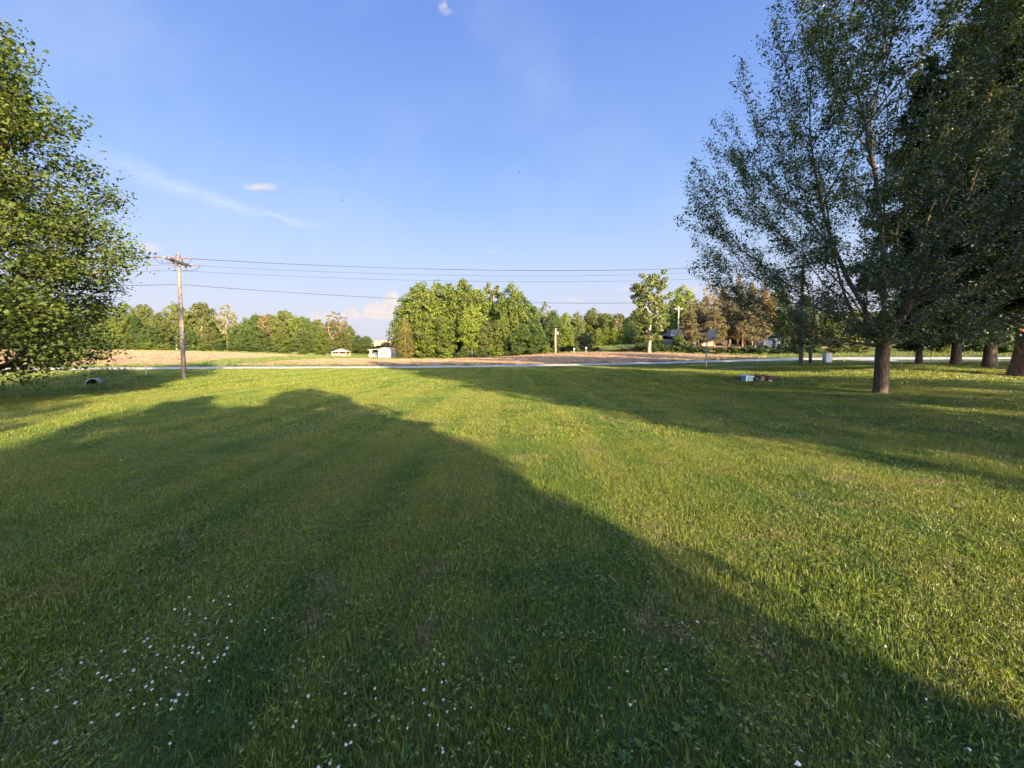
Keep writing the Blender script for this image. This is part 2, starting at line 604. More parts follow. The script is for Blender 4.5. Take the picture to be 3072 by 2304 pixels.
c = t.mix(att.outputs['Fac'], c, t.mix(t.noise(P, 2.0, 4), (0.09, 0.055, 0.03), (0.20, 0.13, 0.075)))
att2 = t.new('ShaderNodeAttribute', attribute_name='rough')
c = t.mix(att2.outputs['Fac'], c, t.mix(t.ramp(t.noise(P, 0.6, 4), 0.35, 0.65), (0.075, 0.115, 0.030), (0.14, 0.15, 0.05)))
t.link(c, pb.inputs['Base Color'])
pb.inputs['Roughness'].default_value = 0.95
pb.inputs['Specular IOR Level'].default_value = 0.05
bn = t.new('ShaderNodeBump')
bn.inputs['Strength'].default_value = 0.7
bn.inputs['Distance'].default_value = 0.06
t.link(t.noise(P, 9.0, 5, 0.7), bn.inputs['Height'])
t.link(bn.outputs[0], pb.inputs['Normal'])
M_LAWN = m
me = arr_mesh('ground', np.stack([GX, GY, GZ], -1).reshape(-1, 3), quads, [m], None, True)


def litter_mask(x, y):
    r = np.zeros_like(x)
    for (cx, cy, rr) in PINE_FEET:
        r = np.maximum(r, 1 - sstep(0.35, 1.0, np.hypot((x - cx), (y - cy) * 1.0) / rr))
    return r


def rough_mask(x, y):
    """rough unmown growth: the ditch and everything past the road"""
    s = 512 + F * x / np.maximum(y, 6)
    dit = sstep(17.5, 20.5, y) * (1 - sstep(29, 33, y)) * (1 - sstep(110, 150, s))
    far = sstep(58, 66, y)
    return np.maximum(dit * 0.8, far * 0.75)


PINE_FEET = [(33.0, 32, 2.4), (33.6, 30, 2.4), (32.6, 27, 2.6), (27.4, 21, 3.2)]
for nm, arr in (('litter', litter_mask(GX, GY)), ('rough', rough_mask(GX, GY))):
    a = me.attributes.new(nm, 'FLOAT', 'POINT')
    a.data.foreach_set('value', arr.ravel().astype(np.float32))
tag(link('ground', me), 'mown green lawn and rising land behind it', kind='structure')


# ribbons
def ribbon(name, pts, widths, off, mat, nacross=7, step=0.8, crown=0.0):
    pts = np.array(pts, float)
    seg = np.hypot(*(pts[1:] - pts[:-1]).T)
    d = np.concatenate([[0], np.cumsum(seg)])
    n = int(d[-1] / step) + 2
    tt = np.linspace(0, d[-1], n)
    x = np.interp(tt, d, pts[:, 0])
    y = np.interp(tt, d, pts[:, 1])
    wd = np.interp(tt, d, widths)
    k = np.ones(9) / 9
    for _ in range(3):
        x = np.convolve(np.pad(x, 4, mode='edge'), k, 'valid')
        y = np.convolve(np.pad(y, 4, mode='edge'), k, 'valid')
    tx, ty = np.gradient(x), np.gradient(y)
    ln = np.hypot(tx, ty)
    tx, ty = tx / ln, ty / ln
    u = np.linspace(-1, 1, nacross)
    jit = np.random.RandomState(3).normal(0, 0.10, (n, nacross)) * (np.abs(u) > 0.9)
    X = x[:, None] - ty[:, None] * (wd[:, None] / 2 * u + jit)
    Y = y[:, None] + tx[:, None] * (wd[:, None] / 2 * u + jit)
    Z = H(X, Y) + off + crown * (1 - u ** 2)
    Z[:, 0] -= off + 0.05
    Z[:, -1] -= off + 0.05
    ii = np.arange(n * nacross).reshape(n, nacross)
    q = np.stack([ii[:-1, :-1], ii[:-1, 1:], ii[1:, 1:], ii[1:, :-1]], -1).reshape(-1, 4)
    me_ = arr_mesh(name, np.stack([X, Y, Z], -1).reshape(-1, 3), q, [mat], None, True)
    return link(name, me_)


def ground_mat(name, c1, c2, scale, c3=None, bump=0.03):
    m_ = bpy.data.materials.new(name)
    m_.use_nodes = True
    t_ = NT(m_.node_tree)
    p = t_.n['Principled BSDF']
    P_ = t_.pos()
    c_ = t_.mix(t_.ramp(t_.noise(P_, scale, 6, 0.65), 0.3, 0.7), c1, c2)
    if c3:
        c_ = t_.mix(t_.math('MULTIPLY', t_.ramp(t_.noise(P_, scale * 0.13, 4, 0.6), 0.5, 0.7), 0.7), c_, c3)
    t_.link(c_, p.inputs['Base Color'])
    p.inputs['Roughness'].default_value = 0.95
    p.inputs['Specular IOR Level'].default_value = 0.08
    b_ = t_.new('ShaderNodeBump')
    b_.inputs['Strength'].default_value = 0.8
    b_.inputs['Distance'].default_value = bump
    t_.link(t_.noise(P_, scale * 3, 5, 0.7), b_.inputs['Height'])
    t_.link(b_.outputs[0], p.inputs['Normal'])
    return m_


M_ROAD = ground_mat('pale_chip_road', (0.20, 0.195, 0.185), (0.28, 0.27, 0.255), 1.6, (0.24, 0.23, 0.22), 0.01)
M_FIELD = ground_mat('stubble_soil', (0.172, 0.108, 0.066), (0.285, 0.187, 0.115), 0.9, (0.225, 0.145, 0.088), 0.12)
M_SOIL = ground_mat('bare_tan_soil', (0.20, 0.12, 0.075), (0.29, 0.18, 0.115), 0.8, None, 0.04)
M_DIRT = ground_mat('trodden_dirt', (0.15, 0.125, 0.10), (0.25, 0.205, 0.165), 1.5, (0.10, 0.12, 0.05), 0.03)

road_pts = [(-75, 37.0)] + [((p - 512) / F * y, y) for p, y in
                            [(-40, 39), (60, 40.0), (184, 41), (416, 44), (648, 49.2), (740, 53), (800, 55.5), (860, 55.5), (940, 54), (1010, 52.5)]] + [(85, 51)]
tag(ribbon('country_road', road_pts, [3.1] * 6 + [3.6, 4.4, 5.0, 4.6, 4.0, 3.6], 0.07, M_ROAD, 9, 0.8, 0.07), 'pale chip sealed country road crossing behind the lawn', kind='structure')
drive = [((p - 512) / F * y, y) for p, y in [(868, 53.0), (880, 48), (893, 44), (930, 40), (985, 37.5), (1060, 36)]]
tag(ribbon('gravel_driveway', drive, [5.5, 3.8, 3.0, 2.6, 2.4, 2.4], 0.06, M_ROAD, 7, 0.7, 0.05), 'gravel driveway turning off the road between the pines', kind='structure')


def sheet(name, rows, off, mat, nrow=60, dpx=3.0, edge=0.06, seed=1):
    """rows: (px, near Y, far Y)"""
    rows = np.array(rows, float)
    px = np.arange(rows[0, 0], rows[-1, 0] + .01, dpx)
    n0 = np.interp(px, rows[:, 0], rows[:, 1])
    n1 = np.interp(px, rows[:, 0], rows[:, 2])
    rs = np.random.RandomState(seed)
    k = np.ones(5) / 5
    n0 = n0 + np.convolve(rs.normal(0, 0.5, len(px) + 4), k, 'valid')
    n1 = n1 + np.convolve(rs.normal(0, 0.9, len(px) + 4), k, 'valid')
    n1 = np.maximum(n1, n0 + 0.3)
    u = np.linspace(0, 1, nrow)
    Y = n0[None] + (n1 - n0)[None] * u[:, None]
    X = (px[None] - 512) / F * Y
    Z = H(X, Y) + off
    Z[0] -= off + edge
    Z[-1] -= off + edge
    Z[:, 0] -= off + edge
    Z[:, -1] -= off + edge
    ii = np.arange(nrow * len(px)).reshape(nrow, len(px))
    q = np.stack([ii[:-1, :-1], ii[:-1, 1:], ii[1:, 1:], ii[1:, :-1]], -1).reshape(-1, 4)
    return link(name, arr_mesh(name, np.stack([X, Y, Z], -1).reshape(-1, 3), q, [mat], None, True)), rows


FIELD_A = [(-145, 45.5, 122), (60, 47.5, 122), (150, 48.5, 124), (182, 50.5, 122), (220, 66, 118), (264, 79, 112), (290, 93, 107), (306, 102, 104)]
FIELD_B = [(235, 49.3, 49.8), (264, 49, 54), (293, 49, 66), (329, 49, 80), (360, 49, 94), (430, 49.3, 99), (480, 50, 103), (540, 51, 99), (565, 51.5, 93), (640, 54, 84), (700, 56.6, 74), (748, 60.5, 66), (770, 62, 63)]
fa, _ = sheet('stubble_field', FIELD_A, 0.10, M_FIELD, 70)
tag(fa, 'tan stubble field behind the wooden power pole', kind='structure')
fb, _ = sheet('stubble_field', FIELD_B, 0.10, M_FIELD, 60, seed=4)
tag(fb, 'tan stubble field rising towards the tree clump', kind='structure')
so, _ = sheet('bare_soil', [(688, 88, 90), (696, 86, 96), (720, 85, 97), (745, 85, 96), (775, 84, 94), (815, 82, 90), (850, 82, 84)], 0.12, M_SOIL, 16, 3, seed=8)
tag(so, 'bare tan soil yard below the brown pines', kind='structure')
di, _ = sheet('dirt_patch', [(666, 34.6, 34.8), (690, 33.5, 35.2), (712, 33.2, 35.4), (740, 33.8, 36.6), (765, 35.0, 36.4), (790, 35.6, 35.8)], 0.03, M_DIRT, 8, 3, 0.05, seed=9)
tag(di, 'worn dirt patch round the basketball pole', kind='structure')

# ------------------------------------------------------------------ scattering (grass, stubble: nobody could count them)


def scatter(name, pos, rot, scl, idx, coll, label):
    me_ = bpy.data.meshes.new(name)
    n = len(pos)
    me_.vertices.add(n)
    me_.vertices.foreach_set('co', pos.astype(np.float32).ravel())
    for nm, typ, key, arr in (('rot', 'FLOAT_VECTOR', 'vector', rot), ('scl', 'FLOAT_VECTOR', 'vector', scl)):
        a_ = me_.attributes.new(nm, typ, 'POINT')
        a_.data.foreach_set(key, arr.astype(np.float32).ravel())
    a_ = me_.attributes.new('idx', 'INT', 'POINT')
    a_.data.foreach_set('value', idx.astype(np.int32))
    o = link(name, me_)
    ng = bpy.data.node_groups.new(name + '_scatter', 'GeometryNodeTree')
    ng.interface.new_socket('Geometry', in_out='INPUT', socket_type='NodeSocketGeometry')
    ng.interface.new_socket('Geometry', in_out='OUTPUT', socket_type='NodeSocketGeometry')
    N = ng.nodes
    gi = N.new('NodeGroupInput')
    go = N.new('NodeGroupOutput')
    ci = N.new('GeometryNodeCollectionInfo')
    ci.inputs['Collection'].default_value = coll
    ci.inputs['Separate Children'].default_value = True
    ci.inputs['Reset Children'].default_value = True
    ip = N.new('GeometryNodeInstanceOnPoints')
    ip.inputs['Pick Instance'].default_value = True

    def named(nm, dt):
        nd = N.new('GeometryNodeInputNamedAttribute')
        nd.data_type = dt
        nd.inputs['Name'].default_value = nm
        return nd.outputs['Attribute']
    L = ng.links
    L.new(gi.outputs[0], ip.inputs['Points'])
    L.new(ci.outputs[0], ip.inputs['Instance'])
    L.new(named('idx', 'INT'), ip.inputs['Instance Index'])
    L.new(named('rot', 'FLOAT_VECTOR'), ip.inputs['Rotation'])
    L.new(named('scl', 'FLOAT_VECTOR'), ip.inputs['Scale'])
    L.new(ip.outputs[0], go.inputs[0])
    md = o.modifiers.new('scatter', 'NODES')
    md.node_group = ng
    tag(o, label, kind='stuff')
    return o


def blade_tuft(rs, n, rad, hmin, hmax, wmin, wmax, lean=0.5, clover=0):
    """n bent blades in a disc"""
    a = rs.uniform(0, 2 * np.pi, n)
    r = rad * np.sqrt(rs.uniform(0, 1, n))
    bx, by = r * np.cos(a), r * np.sin(a)
    hh = rs.uniform(hmin, hmax, n)
    ww = rs.uniform(wmin, wmax, n)
    th = rs.uniform(0, 2 * np.pi, n)
    ln_ = np.abs(rs.normal(0, lean, n)) * hh
    dx_, dy_ = np.cos(th), np.sin(th)
    ph = rs.uniform(0, np.pi, n)
    sx_, sy_ = np.cos(ph), np.sin(ph)
    V = np.zeros((n, 5, 3))
    for k, (f, wf, lf) in enumerate([(0, 1, 0), (0, 1, 0), (.55, .8, .35), (.55, .8, .35), (1, 0, 1)]):
        sg = -1 if k in (0, 2) else 1
        if k == 4:
            sg = 0
        V[:, k, 0] = bx + dx_ * ln_ * lf + sg * sx_ * ww / 2 * wf
        V[:, k, 1] = by + dy_ * ln_ * lf + sg * sy_ * ww / 2 * wf
        V[:, k, 2] = hh * f * (1 - 0.18 * (ln_ / hh) * lf) - (0.01 if f == 0 else 0)
    b = np.arange(n)[:, None] * 5
    q = b + np.array([[0, 1, 3, 2]])
    tr = b + np.array([[2, 3, 4]])
    V = V.reshape(-1, 3)
    faces = [q, tr]
    if clover:
        m_ = clover
        cx = rs.uniform(-rad, rad, m_)
        cy = rs.uniform(-rad, rad, m_)
        cz = rs.uniform(hmin * 0.7, hmax * 0.9, m_)
        base0 = len(V)
        vs = []
        for i in range(m_):
            o_ = rs.uniform(0, 6.28)
            for j in range(3):
                an = o_ + j * 2.094
                s_ = rs.uniform(0.007, 0.011)
                d = np.array([math.cos(an), math.sin(an)])
                e = np.array([-d[1], d[0]])
                c0 = np.array([cx[i], cy[i]])
                for (f, g, zz) in ((0, 0, 0), (1.0, -0.75, .15), (1.75, 0, .05), (1.0, .75, .15)):
                    p = c0 + d * s_ * f + e * s_ * g
                    vs.append((p[0], p[1], cz[i] + zz * s_))
        V = np.concatenate([V, np.array(vs)])
        faces = [np.concatenate([q, base0 + np.arange(len(vs)).reshape(-1, 4)]), tr]
    return V, faces


def tuft_coll(name, variants, mat):
    coll = bpy.data.collections.new(name)
    for V, fcs in variants:
        o = bpy.data.objects.new('grass_tuft', arr_mesh('grass_tuft', V, fcs, [mat]))
        coll.objects.link(o)
    return coll


rs = np.random.RandomState(11)


def road_dist_ok(x, y):
    rp = np.array(road_pts)
    yr = np.interp(x, rp[:, 0], rp[:, 1])
    return np.abs(y - yr) > 3.2


def in_sheet(x, y, rows):
    rows = np.array(rows, float)
    s = 512 + F * x / np.maximum(y, 1)
    a = np.interp(s, rows[:, 0], rows[:, 1], left=1e9, right=1e9)
    b = np.interp(s, rows[:, 0], rows[:, 2], left=-1e9, right=-1e9)
    return (y > a) & (y < b)


DIRT_ROWS = [(666, 34.6, 34.8), (690, 33.5, 35.2), (712, 33.2, 35.4), (740, 33.8, 36.6), (765, 35.0, 36.4), (790, 35.6, 35.8)]


def wedge(n, y0, y1, margin=2.0, k=1.45):
    """random places inside the view wedge between two depths, even per area"""
    y = np.sqrt(rs.uniform(y0 ** 2, y1 ** 2, n))
    x = rs.uniform(-1, 1, n) * (k * y + margin)
    return x, y


def lawn_layer(name, n, y0, y1, coll, nvar, smin, smax, label, hs=1.0):
    x, y = wedge(n, y0, y1)
    ok = road_dist_ok(x, y) & ~(in_sheet(x, y, DIRT_ROWS) & (rs.uniform(0, 1, n) < 0.85))
    ok &= rs.uniform(0, 1, n) > litter_mask(x, y) * 0.8
    x, y = x[ok], y[ok]
    n = len(x)
    z = H(x, y)
    s = rs.uniform(smin, smax, n)
    # taller and shorter places
    hgt = 1.08 + 0.26 * np.sin(x * 1.7 + 2 * np.sin(y * 0.9)) * np.sin(y * 1.3 + x * 0.5) + 0.15 * np.sin(x * 4.1) * np.sin(y * 3.7)
    scatter(name, np.stack([x, y, z], -1), np.stack([rs.normal(0, .05, n), rs.normal(0, .05, n), rs.uniform(0, 6.28, n)], -1),
            np.stack([s, s, s * hgt * hs], -1), rs.randint(0, nvar, n), coll, label)


near_c = tuft_coll('near_tufts', [blade_tuft(rs, 105, 0.16, 0.03, 0.085, 0.003, 0.0065, 0.5, 10 if k % 3 == 0 else 0) for k in range(9)], M_GRASS)
mid_c = tuft_coll('mid_tufts', [blade_tuft(rs, 170, 0.34, 0.03, 0.085, 0.005, 0.010, 0.5) for k in range(6)], M_GRASS)
far_c = tuft_coll('far_tufts', [blade_tuft(rs, 130, 0.7, 0.03, 0.075, 0.014, 0.026, 0.45) for k in range(6)], M_GRASS)
lawn_layer('lawn_grass', 17000, 1.0, 8.0, near_c, 9, 0.8, 1.15, 'short green lawn grass close by with clover leaves', 0.60)
lawn_layer('lawn_grass', 12500, 7.6, 19.0, mid_c, 6, 0.8, 1.2, 'short mown grass across the middle of the lawn', 0.54)
lawn_layer('lawn_grass', 17000, 18.0, 42.0, far_c, 6, 0.8, 1.25, 'short mown grass at the far end of the lawn', 0.7)
# broad leaved weeds low in the lawn


def rosette(r_, n, L):
    vs, fc = [], []
    for i in range(n):
        a = i * 2.4 + r_.uniform(-.3, .3)
        l_ = L * r_.uniform(.6, 1.1)
        w_ = l_ * r_.uniform(.14, .22)
        d = np.array([math.cos(a), math.sin(a), 0])
        e = np.array([-d[1], d[0], 0])
        up_ = r_.uniform(.15, .6)
        b0 = len(vs)
        for (f, g_, z_) in ((0, -.25, 0), (0, .25, 0), (.5, -1, .8), (.5, 1, .8), (.85, -.7, .85), (.85, .7, .85), (1.05, 0, .7)):
            p_ = d * l_ * f + e * w_ * g_
            vs.append((p_[0], p_[1], .012 + l_ * up_ * z_ * (1 if f else 0)))
        fc.append((b0, b0 + 1, b0 + 3, b0 + 2)); fc.append((b0 + 2, b0 + 3, b0 + 5, b0 + 4)); fc.append((b0 + 4, b0 + 5, b0 + 6, b0 + 6))
    q = np.array([f for f in fc if f[2] != f[3]])
    t3 = np.array([f[:3] for f in fc if f[2] == f[3]])
    return np.array(vs), [q, t3]


def weed_fn(t):
    isl = t.new('ShaderNodeNewGeometry').outputs['Random Per Island']
    return t.mix(isl, (0.040, 0.085, 0.018), (0.085, 0.135, 0.028))


M_WEED = leafy('weed_leaves', weed_fn, 0.25, 0.008)
weed_c = tuft_coll('weed_rosettes', [rosette(rs, 9, .038), rosette(rs, 7, .030), rosette(rs, 12, .045), rosette(rs, 6, .034)], M_WEED)
x, y = wedge(3600, 1.2, 14)
k_ = np.sin(x * 1.1 + 1.3 * np.sin(y * .8)) * np.sin(y * .9 + x * .4) > 0.15
x, y = x[k_], y[k_]
n = len(x)
s = rs.uniform(.6, 1.25, n)
scatter('lawn_weeds', np.stack([x, y, H(x, y) + .012], -1), np.stack([rs.normal(0, .15, n), rs.normal(0, .15, n), rs.uniform(0, 6.28, n)], -1), np.stack([s, s, s], -1), rs.randint(0, 4, n), weed_c, 'broad leaved weeds low in the lawn')
# dry clippings lying on the grass
thatch_c = tuft_coll('dry_clippings', [blade_tuft(rs, 26, .12, .012, .03, .002, .004, 3.5) for k in range(4)], leafy('dry_grass', lambda t: t.mix(t.new('ShaderNodeNewGeometry').outputs['Random Per Island'], (.16, .13, .07), (.30, .25, .14)), .2, .01))
x, y = wedge(5200, 1.2, 16)
k_ = np.sin(x * 1.9 + 1.1 * np.sin(y * 1.3) + 2) * np.sin(y * 1.6 - x * .7) > 0.35
x, y = x[k_], y[k_]
n = len(x)
s = rs.uniform(.7, 1.3, n)
scatter('dry_clippings', np.stack([x, y, H(x, y) + .03], -1), np.stack([0 * x, 0 * x, rs.uniform(0, 6.28, n)], -1), np.stack([s, s, s], -1), rs.randint(0, 4, n), thatch_c, 'dry clippings lying in the lawn')
# rough growth in the ditch, on the verges and on the bank past the road
tall_c = tuft_coll('tall_tufts', [blade_tuft(rs, 60, 0.5, 0.12, 0.42, 0.015, 0.03, 0.55) for k in range(5)], M_TALL)
xs, ys = [], []
x, y = wedge(9000, 17, 33)
k_ = (rs.uniform(0, 1, len(x)) < rough_mask(x, y) * 0.55) & (np.hypot(x + 24.0, y - 22.4) > 2.6)
xs.append(x[k_]); ys.append(y[k_])
x, y = wedge(16000, 39, 135)
rp = np.array(road_pts)
past = y > np.interp(x, rp[:, 0], rp[:, 1]) + 3.0
k_ = past & ~in_sheet(x, y, FIELD_A) & ~in_sheet(x, y, FIELD_B) & ~in_sheet(x, y, [(688, 88, 90), (696, 86, 96), (720, 85, 97), (745, 85, 96), (775, 84, 94), (815, 82, 90), (850, 82, 84)])
xs.append(x[k_]); ys.append(y[k_])
x, y = np.concatenate(xs), np.concatenate(ys)
n = len(x)
s = rs.uniform(0.7, 1.4, n)
scatter('rough_grass', np.stack([x, y, H(x, y)], -1), np.stack([0 * x, 0 * x, rs.uniform(0, 6.28, n)], -1), np.stack([s, s, s], -1), rs.randint(0, 5, n), tall_c, 'rough unmown grass in the ditch and past the road')
stub_c = tuft_coll('stubble_tufts', [blade_tuft(rs, 34, 0.9, 0.05, 0.19, 0.015, 0.04, 0.7) for k in range(5)], M_STUB)
x, y = wedge(15000, 45, 125)
k_ = in_sheet(x, y, FIELD_A) | in_sheet(x, y, FIELD_B)
x, y = x[k_], y[k_]
n = len(x)
s = rs.uniform(0.7, 1.3, n)
scatter('corn_stubble', np.stack([x, y, H(x, y) + 0.08], -1), np.stack([0 * x, 0 * x, rs.uniform(0, 6.28, n)], -1), np.stack([s, s, s], -1), rs.randint(0, 5, n), stub_c, 'dry corn stubble standing in the tan fields')

# ------------------------------------------------------------------ trees


def skeleton(root_nodes, tips, bf=0.35, smooth=5, start=None):
    """joins the tips to the trunk like branches: short links, but not at the cost of long detours"""
    nodes = [np.array(p, float) for p in root_nodes]
    parent = [-1] + list(range(len(nodes) - 1))
    plen = [0.0]
    for i in range(1, len(nodes)):
        plen.append(plen[-1] + np.linalg.norm(nodes[i] - nodes[i - 1]))
    tips = np.asarray(tips, float)
    nt = len(tips)
    best = np.full(nt, 1e9)
    bp = np.zeros(nt, int)
    bl = np.zeros(nt)
    start = max(1, len(nodes) // 3) if start is None else start
    for i in range(start, len(nodes)):
        d = np.linalg.norm(tips - nodes[i], axis=1)
        # branches rise from their parent
        dn = np.maximum(nodes[i][2] - tips[:, 2], 0)
        c_ = d + bf * (plen[i] + d) + 0.6 * dn
        u = c_ < best
        best[u] = c_[u]; bp[u] = i; bl[u] = (plen[i] + d)[u]
    alive = np.ones(nt, bool)
    for _ in range(nt):
        j = int(np.argmin(np.where(alive, best, 1e9)))
        alive[j] = False
        k = len(nodes)
        nodes.append(tips[j]); parent.append(int(bp[j])); plen.append(bl[j])
        d = np.linalg.norm(tips - tips[j], axis=1)
        dn = np.maximum(tips[j][2] - tips[:, 2], 0)
        c_ = d + bf * (bl[j] + d) + 0.6 * dn
        u = alive & (c_ < best)
        best[u] = c_[u]; bp[u] = k; bl[u] = (bl[j] + d)[u]
    nodes = np.array(nodes)
    parent = np.array(parent)
    # straighten: limbs grow on without kinks
    n = len(nodes)
    wgt = np.ones(n)
    for i in range(n - 1, 0, -1):
        wgt[parent[i]] += wgt[i]
    main = np.full(n, -1)
    for i in range(1, n):
        q = parent[i]
        if main[q] < 0 or wgt[i] > wgt[main[q]]:
            main[q] = i
    mv = np.array([i for i in range(len(root_nodes), n) if main[i] >= 0])
    if len(mv):
        for _ in range(smooth):
            nodes[mv] = 0.5 * nodes[mv] + 0.25 * (nodes[parent[mv]] + nodes[main[mv]])
    return nodes, parent


def radii(nodes, parent, r_base, r_tip, expo=2.4):
    n = len(nodes)
    acc = np.zeros(n)
    kids = np.bincount(parent[parent >= 0], minlength=n)
    for i in range(n - 1, -1, -1):   # children come after parents
        if kids[i] == 0:
            acc[i] = 1
        if parent[i] >= 0:
            acc[parent[i]] += acc[i]
    r = r_tip * acc ** (1 / expo)
    r = r_tip + (r - r_tip) * (r_base - r_tip) / max(r[0] - r_tip, 1e-6)
    return r


def limbs_mesh(name, nodes, parent, rad, mat, rs_, bow=0.07, flare=1.35, ntrunk=0):
    vs, fs = [], []
    cnt = 0
    for i in range(1, len(nodes)):
        p = parent[i]
        a, b = nodes[p], nodes[i]
        ra = min(rad[p], rad[i] * 1.45) if p >= ntrunk else (rad[p] if i < ntrunk else min(rad[p], rad[i] * 1.5))
        rb = rad[i]
        L = np.linalg.norm(b - a)
        if L < 1e-4:
            continue
        if p == 0:
            ra = rad[0] * flare
        ns = 8 if rb > 0.06 else (5 if rb > 0.02 else 3)
        nseg = 2 if (L > 0.8 and i >= ntrunk) else 1
        if p == 0:
            nseg = 3
        t_ = (b - a) / L
        ref = np.array([1.0, 0, 0]) if abs(t_[0]) < .9 else np.array([0, 1.0, 0])
        x_ = np.cross(t_, ref); x_ /= np.linalg.norm(x_)
        y_ = np.cross(t_, x_)
        off = (rs_.normal(0, 1, 3) * bow * L) if i >= ntrunk else np.zeros(3)
        off[2] -= bow * L * 0.4 if i >= ntrunk else 0
        an = np.arange(ns) * 2 * np.pi / ns
        ring = np.cos(an)[:, None] * x_ + np.sin(an)[:, None] * y_
        for k in range(nseg + 1):
            f = k / nseg
            rr = ra + (rb - ra) * f
            if p == 0:
                rr = rb + (ra - rb) * (1 - f) ** 2.5
            c_ = a + (b - a) * f + off * 4 * f * (1 - f)
            vs.append(c_ + ring * rr)
        for k in range(nseg):
            b0 = cnt + k * ns
            for q in range(ns):
                q2 = (q + 1) % ns
                fs.append((b0 + q, b0 + q2, b0 + ns + q2, b0 + ns + q))
        cnt += (nseg + 1) * ns
    return arr_mesh(name, np.concatenate(vs), np.array(fs), [mat], None, True)


def leaves_mesh(name, pts, rs_, size, mat, up=0.6, aspect=0.62, fold=0.18, jitter=0.35, droop=0.0, out=None):
    """one kite-shaped leaf face per point"""
    n = len(pts)
    nrm = rs_.normal(0, 1, (n, 3))
    nrm[:, 2] = np.abs(nrm[:, 2]) + up
    if out is not None:
        nrm += out
    nrm /= np.linalg.norm(nrm, axis=1)[:, None]
    d = rs_.normal(0, 1, (n, 3))
    d[:, 2] -= droop
    d -= nrm * (d * nrm).sum(1)[:, None]
    d /= np.linalg.norm(d, axis=1)[:, None] + 1e-9
    e = np.cross(nrm, d)
    s = size * np.exp(rs_.normal(0, jitter, n))[:, None]
    V = np.empty((n, 4, 3), np.float32)
    V[:, 0] = pts - d * s * 0.5
    V[:, 1] = pts + e * s * aspect * 0.5 + nrm * s * fold * rs_.uniform(-.5, 1, (n, 1))
    V[:, 2] = pts + d * s * 0.5
    V[:, 3] = pts - e * s * aspect * 0.5 + nrm * s * fold * rs_.uniform(-.5, 1, (n, 1))
    return arr_mesh(name, V.reshape(-1, 3), np.arange(n * 4).reshape(-1, 4), [mat])


def envelope_tips(rs_, prof, n, hollow=0.35, sq=1.0, wave=1.0):
    """points in a crown given as (z, radius) profile; lobes make the outline uneven"""
    z0, z1 = prof[0][0], prof[-1][0]
    pz = np.array([p[0] for p in prof]); pr = np.array([p[1] for p in prof])
    out = []
    ph = rs_.uniform(0, 6.28, 6)
    rmax = pr.max()
    while len(out) < n:
        z = rs_.uniform(z0, z1)
        rr = np.interp(z, pz, pr)
        if rs_.uniform() > (rr / rmax) ** 1.3 + 0.03:
            continue
        a = rs_.uniform(0, 6.28)
        f = math.sqrt(rs_.uniform(hollow ** 2, 1))
        wob = 1 + wave * (0.11 * math.sin(3 * a + ph[0] + z * 0.6) + 0.10 * math.sin(5 * a + ph[1] - z * 1.1) + 0.09 * math.sin(2 * a + ph[2] + z * 1.9))
        r = rr * f * wob
        out.append((r * math.cos(a), r * math.sin(a) * sq, z))
    return np.array(out)


def lobed_leaves(rs_, centres, rad, n, squash=0.8, shell=0.3):
    """leaf points gathered in clumps round the twig ends"""
    k = rs_.randint(0, len(centres), n)
    d = rs_.normal(0, 1, (n, 3))
    d /= np.linalg.norm(d, axis=1)[:, None]
    rr = rad * rs_.uniform(shell, 1.0, n) ** 0.6 * (0.55 + 0.45 * ((k * 7919) % 97) / 97.0)
    p = centres[k] + d * rr[:, None] * np.array([1, 1, squash])
    return p, d


